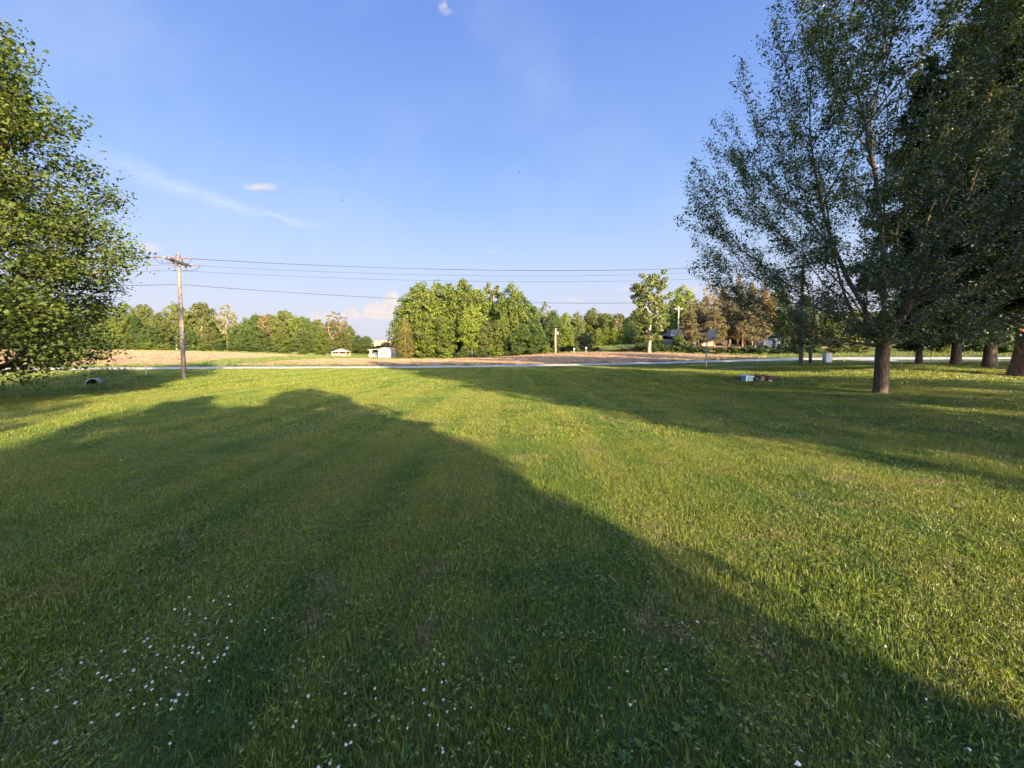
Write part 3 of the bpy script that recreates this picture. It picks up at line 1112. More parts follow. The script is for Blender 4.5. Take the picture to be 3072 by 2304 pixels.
def make_variant(kind, seed):
    """crown and limbs of a background tree, about 16 m tall and 9 m across"""
    r_ = np.random.RandomState(seed)
    if kind == 'round':
        prof = [(2.6, 2.2), (4.5, 4.0), (8, 4.7), (11.5, 4.2), (14, 2.8), (15.8, 0.8)]
        ntip, nl, lr, ls = 260, 14000, 1.25, 0.36
    elif kind == 'oval':
        prof = [(1.6, 1.6), (4, 3.0), (8, 3.9), (12, 3.5), (14.5, 2.2), (16, 0.6)]
        ntip, nl, lr, ls = 230, 12500, 1.15, 0.35
    elif kind == 'full':   # foliage down to the ground
        prof = [(0.3, 2.8), (3, 4.2), (7, 4.6), (11, 4.1), (14, 2.9), (15.8, 0.8)]
        ntip, nl, lr, ls = 280, 15000, 1.3, 0.37
    elif kind == 'high':   # long bare stems, crown on top
        prof = [(6.0, 1.6), (8.5, 3.4), (11, 4.2), (13.5, 3.6), (15.8, 1.2)]
        ntip, nl, lr, ls = 200, 11000, 1.1, 0.35
    elif kind == 'airy':
        prof = [(3.5, 1.8), (6, 3.4), (9, 4.4), (12, 4.2), (14.4, 2.8), (16, 0.8)]
        ntip, nl, lr, ls = 170, 4200, 0.7, 0.36
    elif kind == 'spire':  # upswept poplar-like crown
        prof = [(3.0, 0.9), (6, 1.9), (10, 2.4), (13, 2.0), (16, 0.5)]
        ntip, nl, lr, ls = 110, 5000, 0.6, 0.36
    elif kind == 'shrub':
        prof = [(0.5, 3.0), (3, 5.0), (8, 5.4), (12, 4.2), (15.5, 1.8)]
        ntip, nl, lr, ls = 80, 6000, 1.7, .78
    if kind == 'cedar':
        # narrow evergreen column tapering to the top
        n = 7000
        z = 0.6 + 15.2 * (1 - np.sqrt(r_.uniform(0, 1, n)) * 0.999)
        a = r_.uniform(0, 6.28, n)
        rr = 3.0 * np.minimum(1, 0.72 + z * 0.09) * (1 - (z / 16.1) ** 3.0) * (0.72 + 0.28 * np.sqrt(r_.uniform(0, 1, n))) * (1 + 0.10 * np.sin(a * 5 + z * 1.7) + 0.07 * np.sin(a * 3 - z * 2.6))
        pts = np.stack([rr * np.cos(a), rr * np.sin(a), z], -1)
        out = np.stack([np.cos(a), np.sin(a), 0.6 + 0 * a], -1) * 1.4
        crown = leaves_mesh('crown', pts, r_, 0.40, M_NEEDLE, 0.5, 0.4, 0.1, 0.3, -1.5, out)
        nodes = np.array([(0, 0, -.3), (0, 0, 4), (0, 0, 9), (0, 0, 15)], float)
        par = np.array([-1, 0, 1, 2])
        tr = limbs_mesh('trunk', nodes, par, np.array([.34, .26, .16, .04]), M_PBARK, r_, ntrunk=4)
        return tr, crown
    if kind == 'pine':
        return make_pine(r_, 16.0, 4.2, 3.4, 34, 8500, 0.60, 0.30)
    tips = envelope_tips(r_, prof, ntip, 0.25)
    zt = prof[0][0] + 0.45 * (prof[-1][0] - prof[0][0])
    if kind == 'shrub':
        trunk_nodes = [(0, 0, -.2), (0.05, 0, 0.8), (0, .1, 1.6)]
    else:
        jx = r_.normal(0, .25, (6, 2))
        jx[0] = 0
        trunk_nodes = [(jx[k][0] * k / 5, jx[k][1] * k / 5, -0.4 + (zt + .4) * k / 5) for k in range(6)]
    nodes, par = skeleton(trunk_nodes, tips, 0.45)
    rad = radii(nodes, par, 0.30 if kind != 'shrub' else 0.25, 0.035)
    tr = limbs_mesh('trunk', nodes, par, rad, M_PALEBARK if kind in ('airy', 'high', 'spire') else M_BARK, r_, ntrunk=len(trunk_nodes))
    pts, d = lobed_leaves(r_, tips, lr, nl)
    pts[:, 2] = np.maximum(pts[:, 2], 0.1)
    crown = leaves_mesh('crown', pts, r_, ls, M_LEAF, 0.35, 0.75, 0.2, 0.35, 0.3, d * 0.9)
    return tr, crown


def make_pine(r_, height, rmax, bare, nwh, nneedle, size, r_base, bark_mat=None, extra=None, sag=0.25):
    """whorled pine: trunk, boughs, needle sprays along the boughs"""
    nn = 8
    lean = r_.normal(0, 0.15, 2)
    trunk = np.array([(lean[0] * (k / nn) ** 2, lean[1] * (k / nn) ** 2, -0.4 + (height + .2) * k / nn) for k in range(nn + 1)])
    nodes = [*trunk]
    par = [-1] + list(range(nn))
    rad = [r_base * (1 - 0.93 * k / nn) + 0.02 for k in range(nn + 1)]
    segs = []
    for wz in np.linspace(bare, height * 0.97, nwh):
        f = (wz - bare) / (height - bare)
        for q in range(r_.randint(3, 6)):
            a = r_.uniform(0, 6.28)
            prof = min(1, 0.62 + 1.6 * f) * (1 - f ** 1.5) + 0.08
            L = rmax * prof * r_.uniform(0.55, 1.12)
            z_ = wz + r_.normal(0, 0.3)
            kseg = int(np.clip((z_ + .4) / (height + .2) * nn, 0, nn - 1))
            org = np.array([lean[0] * (z_ / height) ** 2, lean[1] * (z_ / height) ** 2, z_])
            dirv = np.array([math.cos(a), math.sin(a), r_.uniform(-0.05, 0.28) + 0.35 * f])
            m1 = org + dirv * L * 0.55
            m2 = org + dirv * L * np.array([1, 1, 0.75]) - np.array([0, 0, sag * L * (1 - f)])
            i0 = len(nodes)
            nodes += [org, m1, m2]
            par += [kseg, i0, i0 + 1]
            rb = 0.018 + 0.016 * L * (r_base / 0.3) ** 0.5
            rad += [rb, rb * 0.7, 0.012]
            segs.append((org, m1, m2, L))
    if extra:
        for (p0, p1, p2, rb) in extra:
            i0 = len(nodes)
            nodes += [np.array(p0, float), np.array(p1, float), np.array(p2, float)]
            par += [int(np.clip((p0[2] + .4) / (height + .2) * nn, 0, nn - 1)), i0, i0 + 1]
            rad += [rb, rb * 0.8, rb * 0.4]
    nodes = np.array(nodes)
    par = np.array(par)
    rad = np.array(rad)
    # links between trunk axis and bough origin are hidden inside the trunk
    tr = limbs_mesh('trunk', nodes, par, rad, bark_mat or M_PBARK, r_, 0.03, 1.55, nn + 1)
    wts = np.array([s_[3] for s_ in segs])
    cs = np.cumsum(wts / wts.sum())
    ncl = nneedle // 6
    k = np.searchsorted(cs, r_.uniform(0, 1, ncl))
    k = np.clip(k, 0, len(segs) - 1)
    A = np.array([s_[0] for s_ in segs])[k]
    B = np.array([s_[1] for s_ in segs])[k]
    C = np.array([s_[2] for s_ in segs])[k]
    tt = (r_.uniform(0.12, 1, ncl) ** 0.65)[:, None]
    cen = (1 - tt) ** 2 * A + 2 * tt * (1 - tt) * B + tt ** 2 * C
    side = np.array([s_[3] for s_ in segs])[k] * 0.22 * (1.15 - tt[:, 0])
    cen = cen + r_.normal(0, 1, (ncl, 3)) * np.stack([side, side, side * 0.3 + 0.08], -1)
    pts = np.repeat(cen, 6, 0)[:nneedle // 6 * 6]
    pts = pts + r_.normal(0, size * 0.42, pts.shape) * np.array([1, 1, 0.55])
    crown = leaves_mesh('crown', pts, r_, size, M_NEEDLE, 0.5, 0.22, 0.05, 0.3, 0.1)
    return tr, crown


VAR = {}
for kind, seeds in {'round': (1, 2, 3), 'oval': (11, 12), 'full': (21, 22, 23), 'high': (31, 32), 'airy': (41, 42), 'spire': (51,), 'shrub': (61, 62, 63), 'cedar': (71,), 'pine': (81, 82, 83)}.items():
    VAR[kind] = [make_variant(kind, s_) for s_ in seeds]
WID = {'round': 9.8, 'oval': 8.2, 'full': 9.8, 'high': 9.0, 'airy': 9.2, 'spire': 5.2, 'shrub': 12.5, 'cedar': 5.6, 'pine': 8.0}

G_Y = (0.088, 0.118, 0.022)    # lit yellow green
G_B = (0.110, 0.148, 0.022)    # bright spring green
G_M = (0.062, 0.095, 0.024)    # mid green
G_D = (0.028, 0.052, 0.014)    # dark green
G_O = (0.088, 0.108, 0.030)    # olive
G_P = (0.150, 0.155, 0.065)    # pale leafing out
G_R = (0.120, 0.106, 0.045)    # bronze
G_N = (0.102, 0.092, 0.048)    # brown needles
G_C = (0.095, 0.085, 0.022)    # cedar

tree_rs = random.Random(5)
_used = {}


def bg_tree(name, kind, px, Y, top, wpx, colour, label, cat='tree', group=None, sink=0.0):
    p = at(px, Y)
    hgt = EYE + (350 - top) * Y / F - p.z + sink
    wid = wpx / F * Y
    i = _used.get(kind, 0)
    _used[kind] = i + 1
    tr, cr = VAR[kind][i % len(VAR[kind])]
    root = empty(name, (p.x, p.y, p.z - sink), label, cat, group, tree_rs.uniform(0, 6.28))
    sx_ = wid / WID[kind]
    root.scale = (sx_, sx_, hgt / 16.0)
    a = link('trunk', tr, root)
    b = link('crown', cr, root)
    v = tree_rs.uniform(0.88, 1.12)
    b.color = (colour[0] * v, colour[1] * v, colour[2] * v, 1)
    return root


GW = 'trees of the wood edge behind the stubble field'
GC = 'trees of the tall clump by the white shed'
GP = 'brown pines round the low houses'
GB = 'bushes along the far field edge'
GR = 'bushes along the bank past the road'
TREES = [
    # wood edge behind the field, from the big maple to the white shed
    ('woodland_tree', 'full', -70, 150, 306, 36, G_M, 'mid green tree half hidden behind the near maple, outermost of the wood edge', 'tree', GW),
    ('woodland_tree', 'full', -25, 148, 300, 40, G_Y, 'yellow green tree seen through the lowest maple boughs', 'tree', GW),
    ('woodland_tree', 'round', 20, 152, 302, 38, G_M, 'rounded green tree seen through gaps in the maple leaves', 'tree', GW),
    ('woodland_tree', 'full', 60, 146, 306, 34, G_Y, 'yellow green tree behind the lower maple fringe', 'tree', GW),
    ('woodland_tree', 'full', 100, 148, 301, 26, G_M, 'green tree just past the tip of the maple boughs', 'tree', GW),
    ('woodland_tree', 'round', 126, 146, 303, 24, G_Y, 'sunlit yellow green tree with pale trunk near the maple', 'tree', GW),
    ('woodland_tree', 'high', 145, 150, 305, 20, G_O, 'olive topped tree beside the sunlit yellow green one', 'tree', GW),
    ('woodland_tree', 'oval', 136, 143, 314, 8, G_D, 'narrow dark evergreen between two sunlit trees', 'tree', GW),
    ('woodland_tree', 'full', 160, 147, 313, 22, G_O, 'low broad olive tree before the wooden power pole', 'tree', GW),
    ('woodland_tree', 'high', 177, 152, 303, 20, G_O, 'tall round topped tree directly behind the power pole', 'tree', GW),
    ('woodland_tree', 'oval', 188, 150, 311, 15, G_Y, 'smaller yellow green tree just past the power pole', 'tree', GW),
    ('woodland_tree', 'high', 203, 150, 303, 24, G_O, 'tall olive tree with clear round crown above the wood edge', 'tree', GW),
    ('woodland_tree', 'airy', 228, 148, 305, 20, G_P, 'pale thinly leaved tree with straight light trunk', 'tree', GW),
    ('woodland_tree', 'round', 247, 150, 318, 14, G_M, 'short green tree beside the pale thin one', 'tree', GW),
    ('woodland_tree', 'oval', 257, 150, 314, 15, G_M, 'green tree at the start of the bronze group', 'tree', GW),
    ('woodland_tree', 'high', 268, 147, 314, 18, G_R, 'bronze leaved tree with tall pale stems', 'tree', GW),
    ('woodland_tree', 'high', 285, 149, 311, 24, G_O, 'broad olive crown beside the bronze tree', 'tree', GW),
    ('woodland_tree', 'high', 297, 146, 317, 16, G_Y, 'yellow green tree with bare pale stems below', 'tree', GW),
    ('woodland_tree', 'round', 303, 151, 315, 20, G_M, 'green tree closing the bronze group', 'tree', GW),
    ('woodland_tree', 'oval', 318, 150, 327, 14, G_M, 'low green tree in the dip before the pale bare crown', 'tree', GW),
    ('woodland_tree', 'airy', 336, 140, 312, 27, (0.125, 0.112, 0.062), 'large greyish sparse tree above the small pavilion', 'tree', GW),
    ('woodland_tree', 'full', 322, 136, 331, 17, G_Y, 'low leafy tree beneath the greyish sparse one', 'tree', GW),
    ('woodland_tree', 'full', 343, 138, 331, 18, G_O, 'low olive tree standing behind the pavilion roof', 'tree', GW),
    ('woodland_tree', 'full', 210, 143, 327, 20, G_O, 'low olive tree under the clear round crown', 'tree', GW),
    ('woodland_tree', 'full', 238, 144, 326, 20, G_M, 'low green tree at the foot of the pale thin one', 'tree', GW),
    ('woodland_tree', 'full', 262, 143, 330, 20, G_M, 'low green growth under the bronze tree', 'tree', GW),
    ('woodland_tree', 'full', 283, 141, 333, 20, G_Y, 'low yellow green growth under the broad olive crown', 'tree', GW),
    ('woodland_tree', 'full', 303, 140, 330, 18, G_M, 'low green tree before the pavilion', 'tree', GW),
    ('woodland_tree', 'full', 150, 141, 324, 20, G_M, 'low green tree in front of the olive ones', 'tree', GW),
    ('woodland_tree', 'full', 186, 141, 327, 20, G_M, 'dense green tree low behind the power pole', 'tree', GW),
    ('far_tree', 'round', 358, 190, 335, 16, G_M, 'distant green tree past the pavilion against the sky', 'tree', 'distant trees by the tan building'),
    ('far_tree', 'round', 367, 190, 336, 13, G_M, 'distant green tree nearer the tan building', 'tree', 'distant trees by the tan building'),
    ('far_tree', 'round', 386, 170, 341.5, 11, G_M, 'round green tree in front of the tan building', 'tree', 'distant trees by the tan building'),
    ('far_tree', 'full', 352, 165, 343, 22, G_Y, 'low tree in the green belt behind the pavilion', 'tree', 'distant trees by the tan building'),
    ('far_tree', 'full', 366, 160, 344.5, 20, G_Y, 'low tree in the green belt between pavilion and shed', 'tree', 'distant trees by the tan building'),
    ('far_tree', 'full', 380, 158, 345.5, 20, G_M, 'low tree in the green belt above the porch roof', 'tree', 'distant trees by the tan building'),
    ('far_tree', 'full', 396, 160, 343, 18, G_M, 'low tree in the green belt behind the white shed', 'tree', 'distant trees by the tan building'),
    # the tall clump
    ('clump_tree', 'airy', 392, 122, 322, 12, G_M, 'thin twiggy tree at the outer side of the cedar', 'tree', GC),
    ('clump_tree', 'full', 407, 126, 296, 29.3, G_M, 'shorter green tree rising directly behind the cedar', 'tree', GC),
    ('clump_tree', 'full', 421, 124, 284, 39, G_Y, 'broad yellow green tree forming the shoulder of the clump', 'tree', GC),
    ('clump_tree', 'round', 437, 126, 282.5, 36.6, G_Y, 'tall full tree beside the shoulder of the clump', 'tree', GC),
    ('clump_tree', 'full', 450, 124, 285, 34.2, G_Y, 'tall leafy tree before the notch in the clump', 'tree', GC),
    ('clump_tree', 'round', 464, 122, 281, 36.6, G_Y, 'tallest tree in the middle of the clump', 'tree', GC),
    ('clump_tree', 'round', 478, 122, 287, 31.7, G_Y, 'tall tree just past the tallest of the clump', 'tree', GC),
    ('clump_tree', 'spire', 490, 124, 283, 21, G_O, 'narrow upswept olive tree in the clump', 'tree', GC),
    ('clump_tree', 'spire', 497, 122, 286, 19.5, G_O, 'second narrow upswept tree next to the round crown', 'tree', GC),
    ('clump_tree', 'round', 512, 118, 284, 32.9, G_Y, 'round crowned tree with several bare pale stems', 'tree', GC),
    ('clump_tree', 'round', 524, 124, 298, 26.8, G_M, 'green tree stepping down from the clump', 'tree', GC),
    ('clump_tree', 'full', 533, 120, 305, 26.8, G_M, 'mid green tree on the falling side of the clump', 'tree', GC),
    ('clump_tree', 'airy', 545, 122, 302, 18, G_O, 'thin twiggy crown on the falling side of the clump', 'tree', GC),
    ('clump_tree', 'full', 553, 116, 311, 22, G_M, 'low green tree behind the short pale pole', 'tree', GC),
    ('clump_tree', 'full', 565, 118, 313, 19.5, G_B, 'bright green tree ending the clump', 'tree', GC),
    ('clump_tree', 'full', 430, 112, 313, 34.2, G_Y, 'lower sunlit tree in front of the shoulder tree', 'tree', GC),
    ('clump_tree', 'round', 446, 110, 316, 26.8, G_Y, 'lower tree with pale trunk beside the dark gap', 'tree', GC),
    ('clump_tree', 'round', 472, 108, 305, 26.8, G_B, 'bright green tree with clear trunk in mid clump', 'tree', GC),
    ('clump_tree', 'round', 486, 108, 321, 22, G_O, 'small olive tree right of the clear trunk', 'tree', GC),
    ('clump_tree', 'round', 500, 108, 318, 22, G_Y, 'small tree among thin bare stems', 'tree', GC),
    ('clump_tree', 'full', 523, 104, 325, 24.4, (0.05, 0.085, 0.018), 'low dark green tree at the falling side', 'tree', GC),
    ('clump_tree', 'full', 538, 103, 326, 22, (0.05, 0.085, 0.018), 'second low dark green tree by the short pale pole', 'tree', GC),
    ('clump_tree', 'full', 500, 128, 300, 34, G_M, 'broad green tree filling the clump behind the upswept ones', 'tree', GC),
    ('clump_tree', 'full', 482, 130, 298, 34, G_M, 'green tree hidden in the heart of the clump', 'tree', GC),
    ('clump_tree', 'full', 514, 130, 312, 30, G_M, 'low green tree behind the bare pale stems', 'tree', GC),
    ('clump_tree', 'full', 445, 130, 292, 34, G_M, 'green tree hidden behind the shoulder of the clump', 'tree', GC),
    ('cedar_tree', 'cedar', 405.5, 108, 315, 17, G_C, 'narrow brownish cedar beside the white shed', 'tree', None),
    # distant trees between the clump and the cottonwood
    ('far_tree', 'round', 577, 165, 312, 16, G_O, 'olive tree in the distance past the bright green one', 'tree', 'distant trees behind the grass slope'),
    ('far_tree', 'round', 592, 170, 308.5, 22, G_O, 'broad hazy olive tree in the distance', 'tree', 'distant trees behind the grass slope'),
    ('far_tree', 'round', 607, 165, 312, 18, G_O, 'hazy tree in the distance above the pale saplings', 'tree', 'distant trees behind the grass slope'),
    ('far_tree', 'airy', 620, 160, 314, 16, G_R, 'reddish thin tree in the distance by the cottonwood', 'tree', 'distant trees behind the grass slope'),
    ('far_tree', 'full', 627, 150, 318, 14, G_D, 'dark distant tree tucked beside the cottonwood', 'tree', 'distant trees behind the grass slope'),
    ('sapling', 'full', 598, 128, 328, 10, G_B, 'pale green sapling first in the row on the grass slope', 'tree', 'row of pale saplings'),
    ('sapling', 'full', 606, 128, 327, 10, G_B, 'pale green sapling second in the row', 'tree', 'row of pale saplings'),
    ('sapling', 'full', 614, 127, 327, 10, G_B, 'pale green sapling third in the row', 'tree', 'row of pale saplings'),
    ('sapling', 'full', 622, 126, 327.5, 10, G_B, 'pale green sapling fourth in the row', 'tree', 'row of pale saplings'),
    ('sapling', 'full', 631, 124, 329, 11, G_M, 'darker sapling ending the row by the cottonwood', 'tree', 'row of pale saplings'),
    ('far_tree', 'full', 580, 130, 330, 14, G_O, 'low olive tree behind the two white mailboxes', 'tree', 'distant trees behind the grass slope'),
    ('tree', 'round', 682, 116, 286, 30, G_B, 'bright green round tree behind the crossarm pole', 'tree', None),
    ('tree', 'full', 666, 112, 305, 18, G_M, 'green tree filling the gap beside the cottonwood', 'tree', None),
    ('tree', 'airy', 710, 112, 283.5, 26, (0.20, 0.16, 0.10), 'greyish nearly bare tree among the brown pines', 'tree', None),
    ('pine_tree', 'pine', 694, 100, 300, 24, G_N, 'brown pine over the dark house roof', 'tree', GP),
    ('pine_tree', 'pine', 706, 98, 297, 20, G_N, 'brown pine in front of the bare greyish tree', 'tree', GP),
    ('pine_tree', 'pine', 722, 98, 285, 24, G_N, 'tall brown pine just above the basketball backboard', 'tree', GP),
    ('pine_tree', 'pine', 737, 96, 276, 26, G_N, 'tallest brown pine of the group', 'tree', GP),
    ('pine_tree', 'pine', 751, 95, 283, 24, G_N, 'brown pine next to the tallest one', 'tree', GP),
    ('pine_tree', 'pine', 763, 94, 281, 24, (0.135, 0.105, 0.038), 'olive brown pine standing over the white garage', 'tree', GP),
    ('pine_tree', 'pine', 700, 86, 303, 26, G_N, 'brown pine standing before the tan house wing', 'tree', GP),
    ('pine_tree', 'pine', 728, 86, 297, 26, G_N, 'brown pine standing before the carport bays', 'tree', GP),
    ('pine_tree', 'pine', 755, 83, 299, 24, G_N, 'brown pine standing close before the white garage', 'tree', GP),
    ('pine_tree', 'pine', 690, 83, 306, 22, G_N, 'brown pine standing before the dark house front', 'tree', GP),
    ('pine_tree', 'pine', 714, 82, 300, 24, G_N, 'brown pine right behind the basketball backboard', 'tree', GP),
    ('pine_tree', 'pine', 742, 82, 292, 25, G_N, 'brown pine standing between carport and white garage', 'tree', GP),
    ('bush', 'shrub', 656, 88, 335, 12, G_M, 'leafy bush hiding the small grey barn side', 'bush', GR),
    ('tree', 'full', 777, 104, 288, 26, G_M, 'green tree behind the white garage', 'tree', None),
    ('tree', 'full', 803, 82, 296, 26, (0.045, 0.055, 0.018), 'dark bushy evergreen behind the second utility pole', 'tree', None),
    ('tree', 'full', 825, 92, 312, 26, G_Y, 'sunlit tree past the dark bushy evergreen', 'tree', 'sunlit trees on the hill past the road'),
    ('tree', 'full', 846, 95, 309, 28, G_Y, 'sunlit tree seen under the spreading tree by the lawn', 'tree', 'sunlit trees on the hill past the road'),
    ('tree', 'full', 872, 96, 312, 28, G_M, 'green tree hidden behind the forked trunk', 'tree', 'sunlit trees on the hill past the road'),
    ('tree', 'full', 900, 98, 312, 28, G_M, 'green tree seen between forked trunk and first pine trunk', 'tree', 'sunlit trees on the hill past the road'),
    ('tree', 'full', 930, 98, 310, 30, G_M, 'green tree between the first two pine trunks', 'tree', 'sunlit trees on the hill past the road'),
    ('tree', 'full', 962, 98, 308, 30, G_M, 'green tree behind the second pine trunk', 'tree', 'sunlit trees on the hill past the road'),
    ('tree', 'full', 992, 98, 306, 30, G_M, 'green tree behind the third pine trunk', 'tree', 'sunlit trees on the hill past the road'),
    ('tree', 'full', 1022, 98, 306, 30, G_M, 'green tree behind the largest pine trunk', 'tree', 'sunlit trees on the hill past the road'),
    # bushes at the far field edge
    ('bush', 'shrub', 98, 132, 343, 14, G_B, 'bright green bush at the field edge by the maple', 'bush', GB),
    ('bush', 'shrub', 116, 131, 344, 14, G_Y, 'yellow green bush beside the brightest one', 'bush', GB),
    ('bush', 'shrub', 133, 131, 343.5, 14, G_Y, 'low bush halfway between maple and power pole', 'bush', GB),
    ('bush', 'shrub', 150, 130, 342, 16, G_B, 'bright rounded bush before the power pole', 'bush', GB),
    ('bush', 'shrub', 166, 130, 343, 14, G_B, 'second bright bush before the power pole', 'bush', GB),
    ('bush', 'shrub', 192, 130, 336, 16, (0.05, 0.08, 0.02), 'dark green bush just past the power pole', 'bush', GB),
    ('bush', 'shrub', 206, 129, 343, 16, G_Y, 'yellow green bush after the dark one', 'bush', GB),
    ('bush', 'shrub', 219, 130, 342, 9, G_D, 'small very dark bush under the pale thin tree', 'bush', GB),
    ('bush', 'shrub', 236, 130, 343, 18, G_M, 'green bush beneath the short green tree', 'bush', GB),
    ('bush', 'shrub', 256, 128, 345, 18, G_M, 'low green bush in the middle of the field edge', 'bush', GB),
    ('bush', 'shrub', 274, 126, 345, 16, G_M, 'low green bush under the bronze tree', 'bush', GB),
    ('bush', 'shrub', 285, 116, 349, 12, G_B, 'bright green bush standing forward in the field corner', 'bush', GB),
    ('bush', 'shrub', 303, 114, 349.5, 10, G_Y, 'pale green bush standing forward near the pavilion', 'bush', GB),
    ('bush', 'shrub', 321, 122, 351, 14, G_B, 'bright green bush next to the pavilion', 'bush', GB),
    ('bush', 'shrub', 448, 104, 348, 14, G_B, 'bright low bush at the foot of the clump', 'bush', GB),
    ('bush', 'shrub', 462, 104, 349, 14, G_M, 'low green bush beside the clear trunk', 'bush', GB),
    ('bush', 'shrub', 482, 103, 347, 14, G_M, 'green bush under the middle of the clump', 'bush', GB),
    ('bush', 'shrub', 497, 102, 345, 15, G_B, 'sunlit bush under the narrow upswept trees', 'bush', GB),
    ('bush', 'shrub', 517, 101, 346, 15, G_M, 'green bush under the low dark trees', 'bush', GB),
    ('bush', 'shrub', 533, 100, 346, 14, G_M, 'green bush near the end of the clump', 'bush', GB),
    ('bush', 'shrub', 547, 98, 344.5, 8, G_B, 'small bright bush by the short pale pole', 'bush', GB),
    ('bush', 'shrub', 567, 104, 346, 22, G_D, 'dark hedge like bush behind the first mailbox', 'bush', GB),
    ('bush', 'shrub', 586, 100, 331.5, 18, (0.055, 0.075, 0.022), 'tall rounded bush above the second mailbox', 'bush', GB),
    ('bush', 'shrub', 596, 92, 347, 12, G_O, 'small olive bush beside the mailboxes', 'bush', GB),
    # bushes on the bank past the road
    ('bush', 'shrub', 611, 90, 350, 14, G_M, 'low bush first on the bank past the field', 'bush', GR),
    ('bush', 'shrub', 624, 86, 348.5, 16, G_M, 'low green bush on the bank below the cottonwood', 'bush', GR),
    ('bush', 'shrub', 638, 84, 346, 16, G_M, 'green bush right at the cottonwood foot', 'bush', GR),
    ('bush', 'shrub', 651, 82, 344, 16, (0.05, 0.08, 0.02), 'darker bush just after the cottonwood', 'bush', GR),
    ('bush', 'shrub', 664, 82, 343, 16, (0.05, 0.08, 0.02), 'dark bush below the small grey barn', 'bush', GR),
    ('bush', 'shrub', 679, 81, 334, 14, G_M, 'taller leafy bush at the foot of the crossarm pole', 'bush', GR),
    ('bush', 'shrub', 691, 79, 343, 15, G_M, 'green bush below the dark house', 'bush', GR),
    ('bush', 'shrub', 704, 76, 345.5, 16, (0.05, 0.08, 0.02), 'dark bush straight behind the basketball pole', 'bush', GR),
    ('bush', 'shrub', 719, 74, 347, 17, (0.05, 0.08, 0.02), 'dark bush just beyond the basketball pole', 'bush', GR),
    ('bush', 'shrub', 734, 73, 346, 16, G_M, 'green bush below the bare soil yard', 'bush', GR),
    ('bush', 'shrub', 748, 72, 345, 16, (0.05, 0.08, 0.02), 'dark bush in the middle of the bank', 'bush', GR),
    ('bush', 'shrub', 762, 70, 345, 18, (0.05, 0.08, 0.02), 'dark bush below the white garage', 'bush', GR),
    ('bush', 'shrub', 778, 69, 344, 18, G_D, 'very dark bush before the second utility pole', 'bush', GR),
    ('bush', 'shrub', 795, 68, 343, 18, G_D, 'very dark bush behind the second utility pole', 'bush', GR),
    ('bush', 'shrub', 814, 68, 341, 18, G_M, 'green bush between utility pole and pale cabinet', 'bush', GR),
    ('bush', 'shrub', 836, 68, 342, 22, G_O, 'brownish bush above the pale cabinet', 'bush', GR),
    ('bush', 'shrub', 858, 68, 342, 22, G_O, 'brownish bush next to the forked trunk', 'bush', GR),
    ('bush', 'shrub', 934, 66, 336, 24, G_M, 'added green bush dimming the bank between the first two pine trunks', 'bush', GR),  # this and the next two bushes are added to shade the bright grass
    ('bush', 'shrub', 970, 66, 335, 26, G_D, 'added dark bush dimming the bank between second and third pine trunk', 'bush', GR),
    ('bush', 'shrub', 1004, 64, 334, 26, G_M, 'added green bush dimming the bank between third pine trunk and the largest', 'bush', GR),
    ('bush', 'shrub', 905, 70, 338, 22, G_M, 'green bush between forked trunk and the pines', 'bush', GR),
]
for row in TREES:
    bg_tree(*row)

# far wood behind the single trees reads as one mass
wood = bpy.data.collections.new('far_wood_crowns')
for kind, col in (('full', G_M), ('round', G_O), ('full', G_O), ('oval', G_Y), ('round', G_M)):
    for me_ in [v_[1] for v_ in VAR[kind]][:2]:
        me_ = me_.copy()
        me_.materials.clear()
        me_.materials.append(leafy('far_wood_leaves', lambda t_, col=col: t_.mix(t_.new('ShaderNodeNewGeometry').outputs['Random Per Island'], [q * .65 for q in col], [q * 1.3 for q in col]), 0.3, 0.01))
        o_ = bpy.data.objects.new('crown', me_)
        wood.objects.link(o_)
rw = np.random.RandomState(77)
pxs = np.concatenate([rw.uniform(-160, 345, 95), rw.uniform(410, 1200, 120)])
Yw = rw.uniform(165, 215, len(pxs))
xw = (pxs - 512) / F * Yw
zw = H(xw, Yw) - 0.5
sc_h = rw.uniform(0.62, 0.98, len(pxs))
sc_w = rw.uniform(0.8, 1.3, len(pxs))
scatter('far_wood', np.stack([xw, Yw, zw], -1), np.stack([0 * xw, 0 * xw, rw.uniform(0, 6.28, len(xw))], -1), np.stack([sc_w, sc_w, sc_h], -1), rw.randint(0, 10, len(xw)), wood, 'far green wood along the skyline')

# tall cottonwood on the slope
r_ = np.random.RandomState(101)
prof = [(2.2, 1.4), (3.5, 2.8), (6.0, 3.5), (9, 3.7), (11.5, 3.4), (13.5, 2.7), (15.0, 1.3)]
tips = envelope_tips(r_, prof, 120, 0.3)
tips = np.concatenate([tips, r_.normal(0, .7, (10, 3)) + np.array([-2.6, 0, 12.6]), r_.normal(0, .8, (12, 3)) + np.array([0.3, 0, 14.6]), r_.normal(0, .7, (8, 3)) + np.array([2.6, 0, 13.2])])
nodes, par = skeleton([(0, 0, -.4), (0, 0, 1.2), (.1, 0, 2.6), (0, .1, 4.2), (.1, 0, 6.0), (0, 0, 8)], tips, 0.45)
p = at(649, 80)
root = empty('cottonwood_tree', p, 'tall loose cottonwood with pale trunk alone on the grass slope', 'tree')
tr = link('trunk', limbs_mesh('trunk', nodes, par, radii(nodes, par, .36, .03), M_PALEBARK, r_, ntrunk=6), root)
pts, d = lobed_leaves(r_, tips, 0.95, 14000)
cr = link('crown', leaves_mesh('crown', pts, r_, 0.30, M_LEAF, .3, .75, .2, .35, .3, d * .7), root)
cr.color = (0.105, 0.130, 0.040, 1)

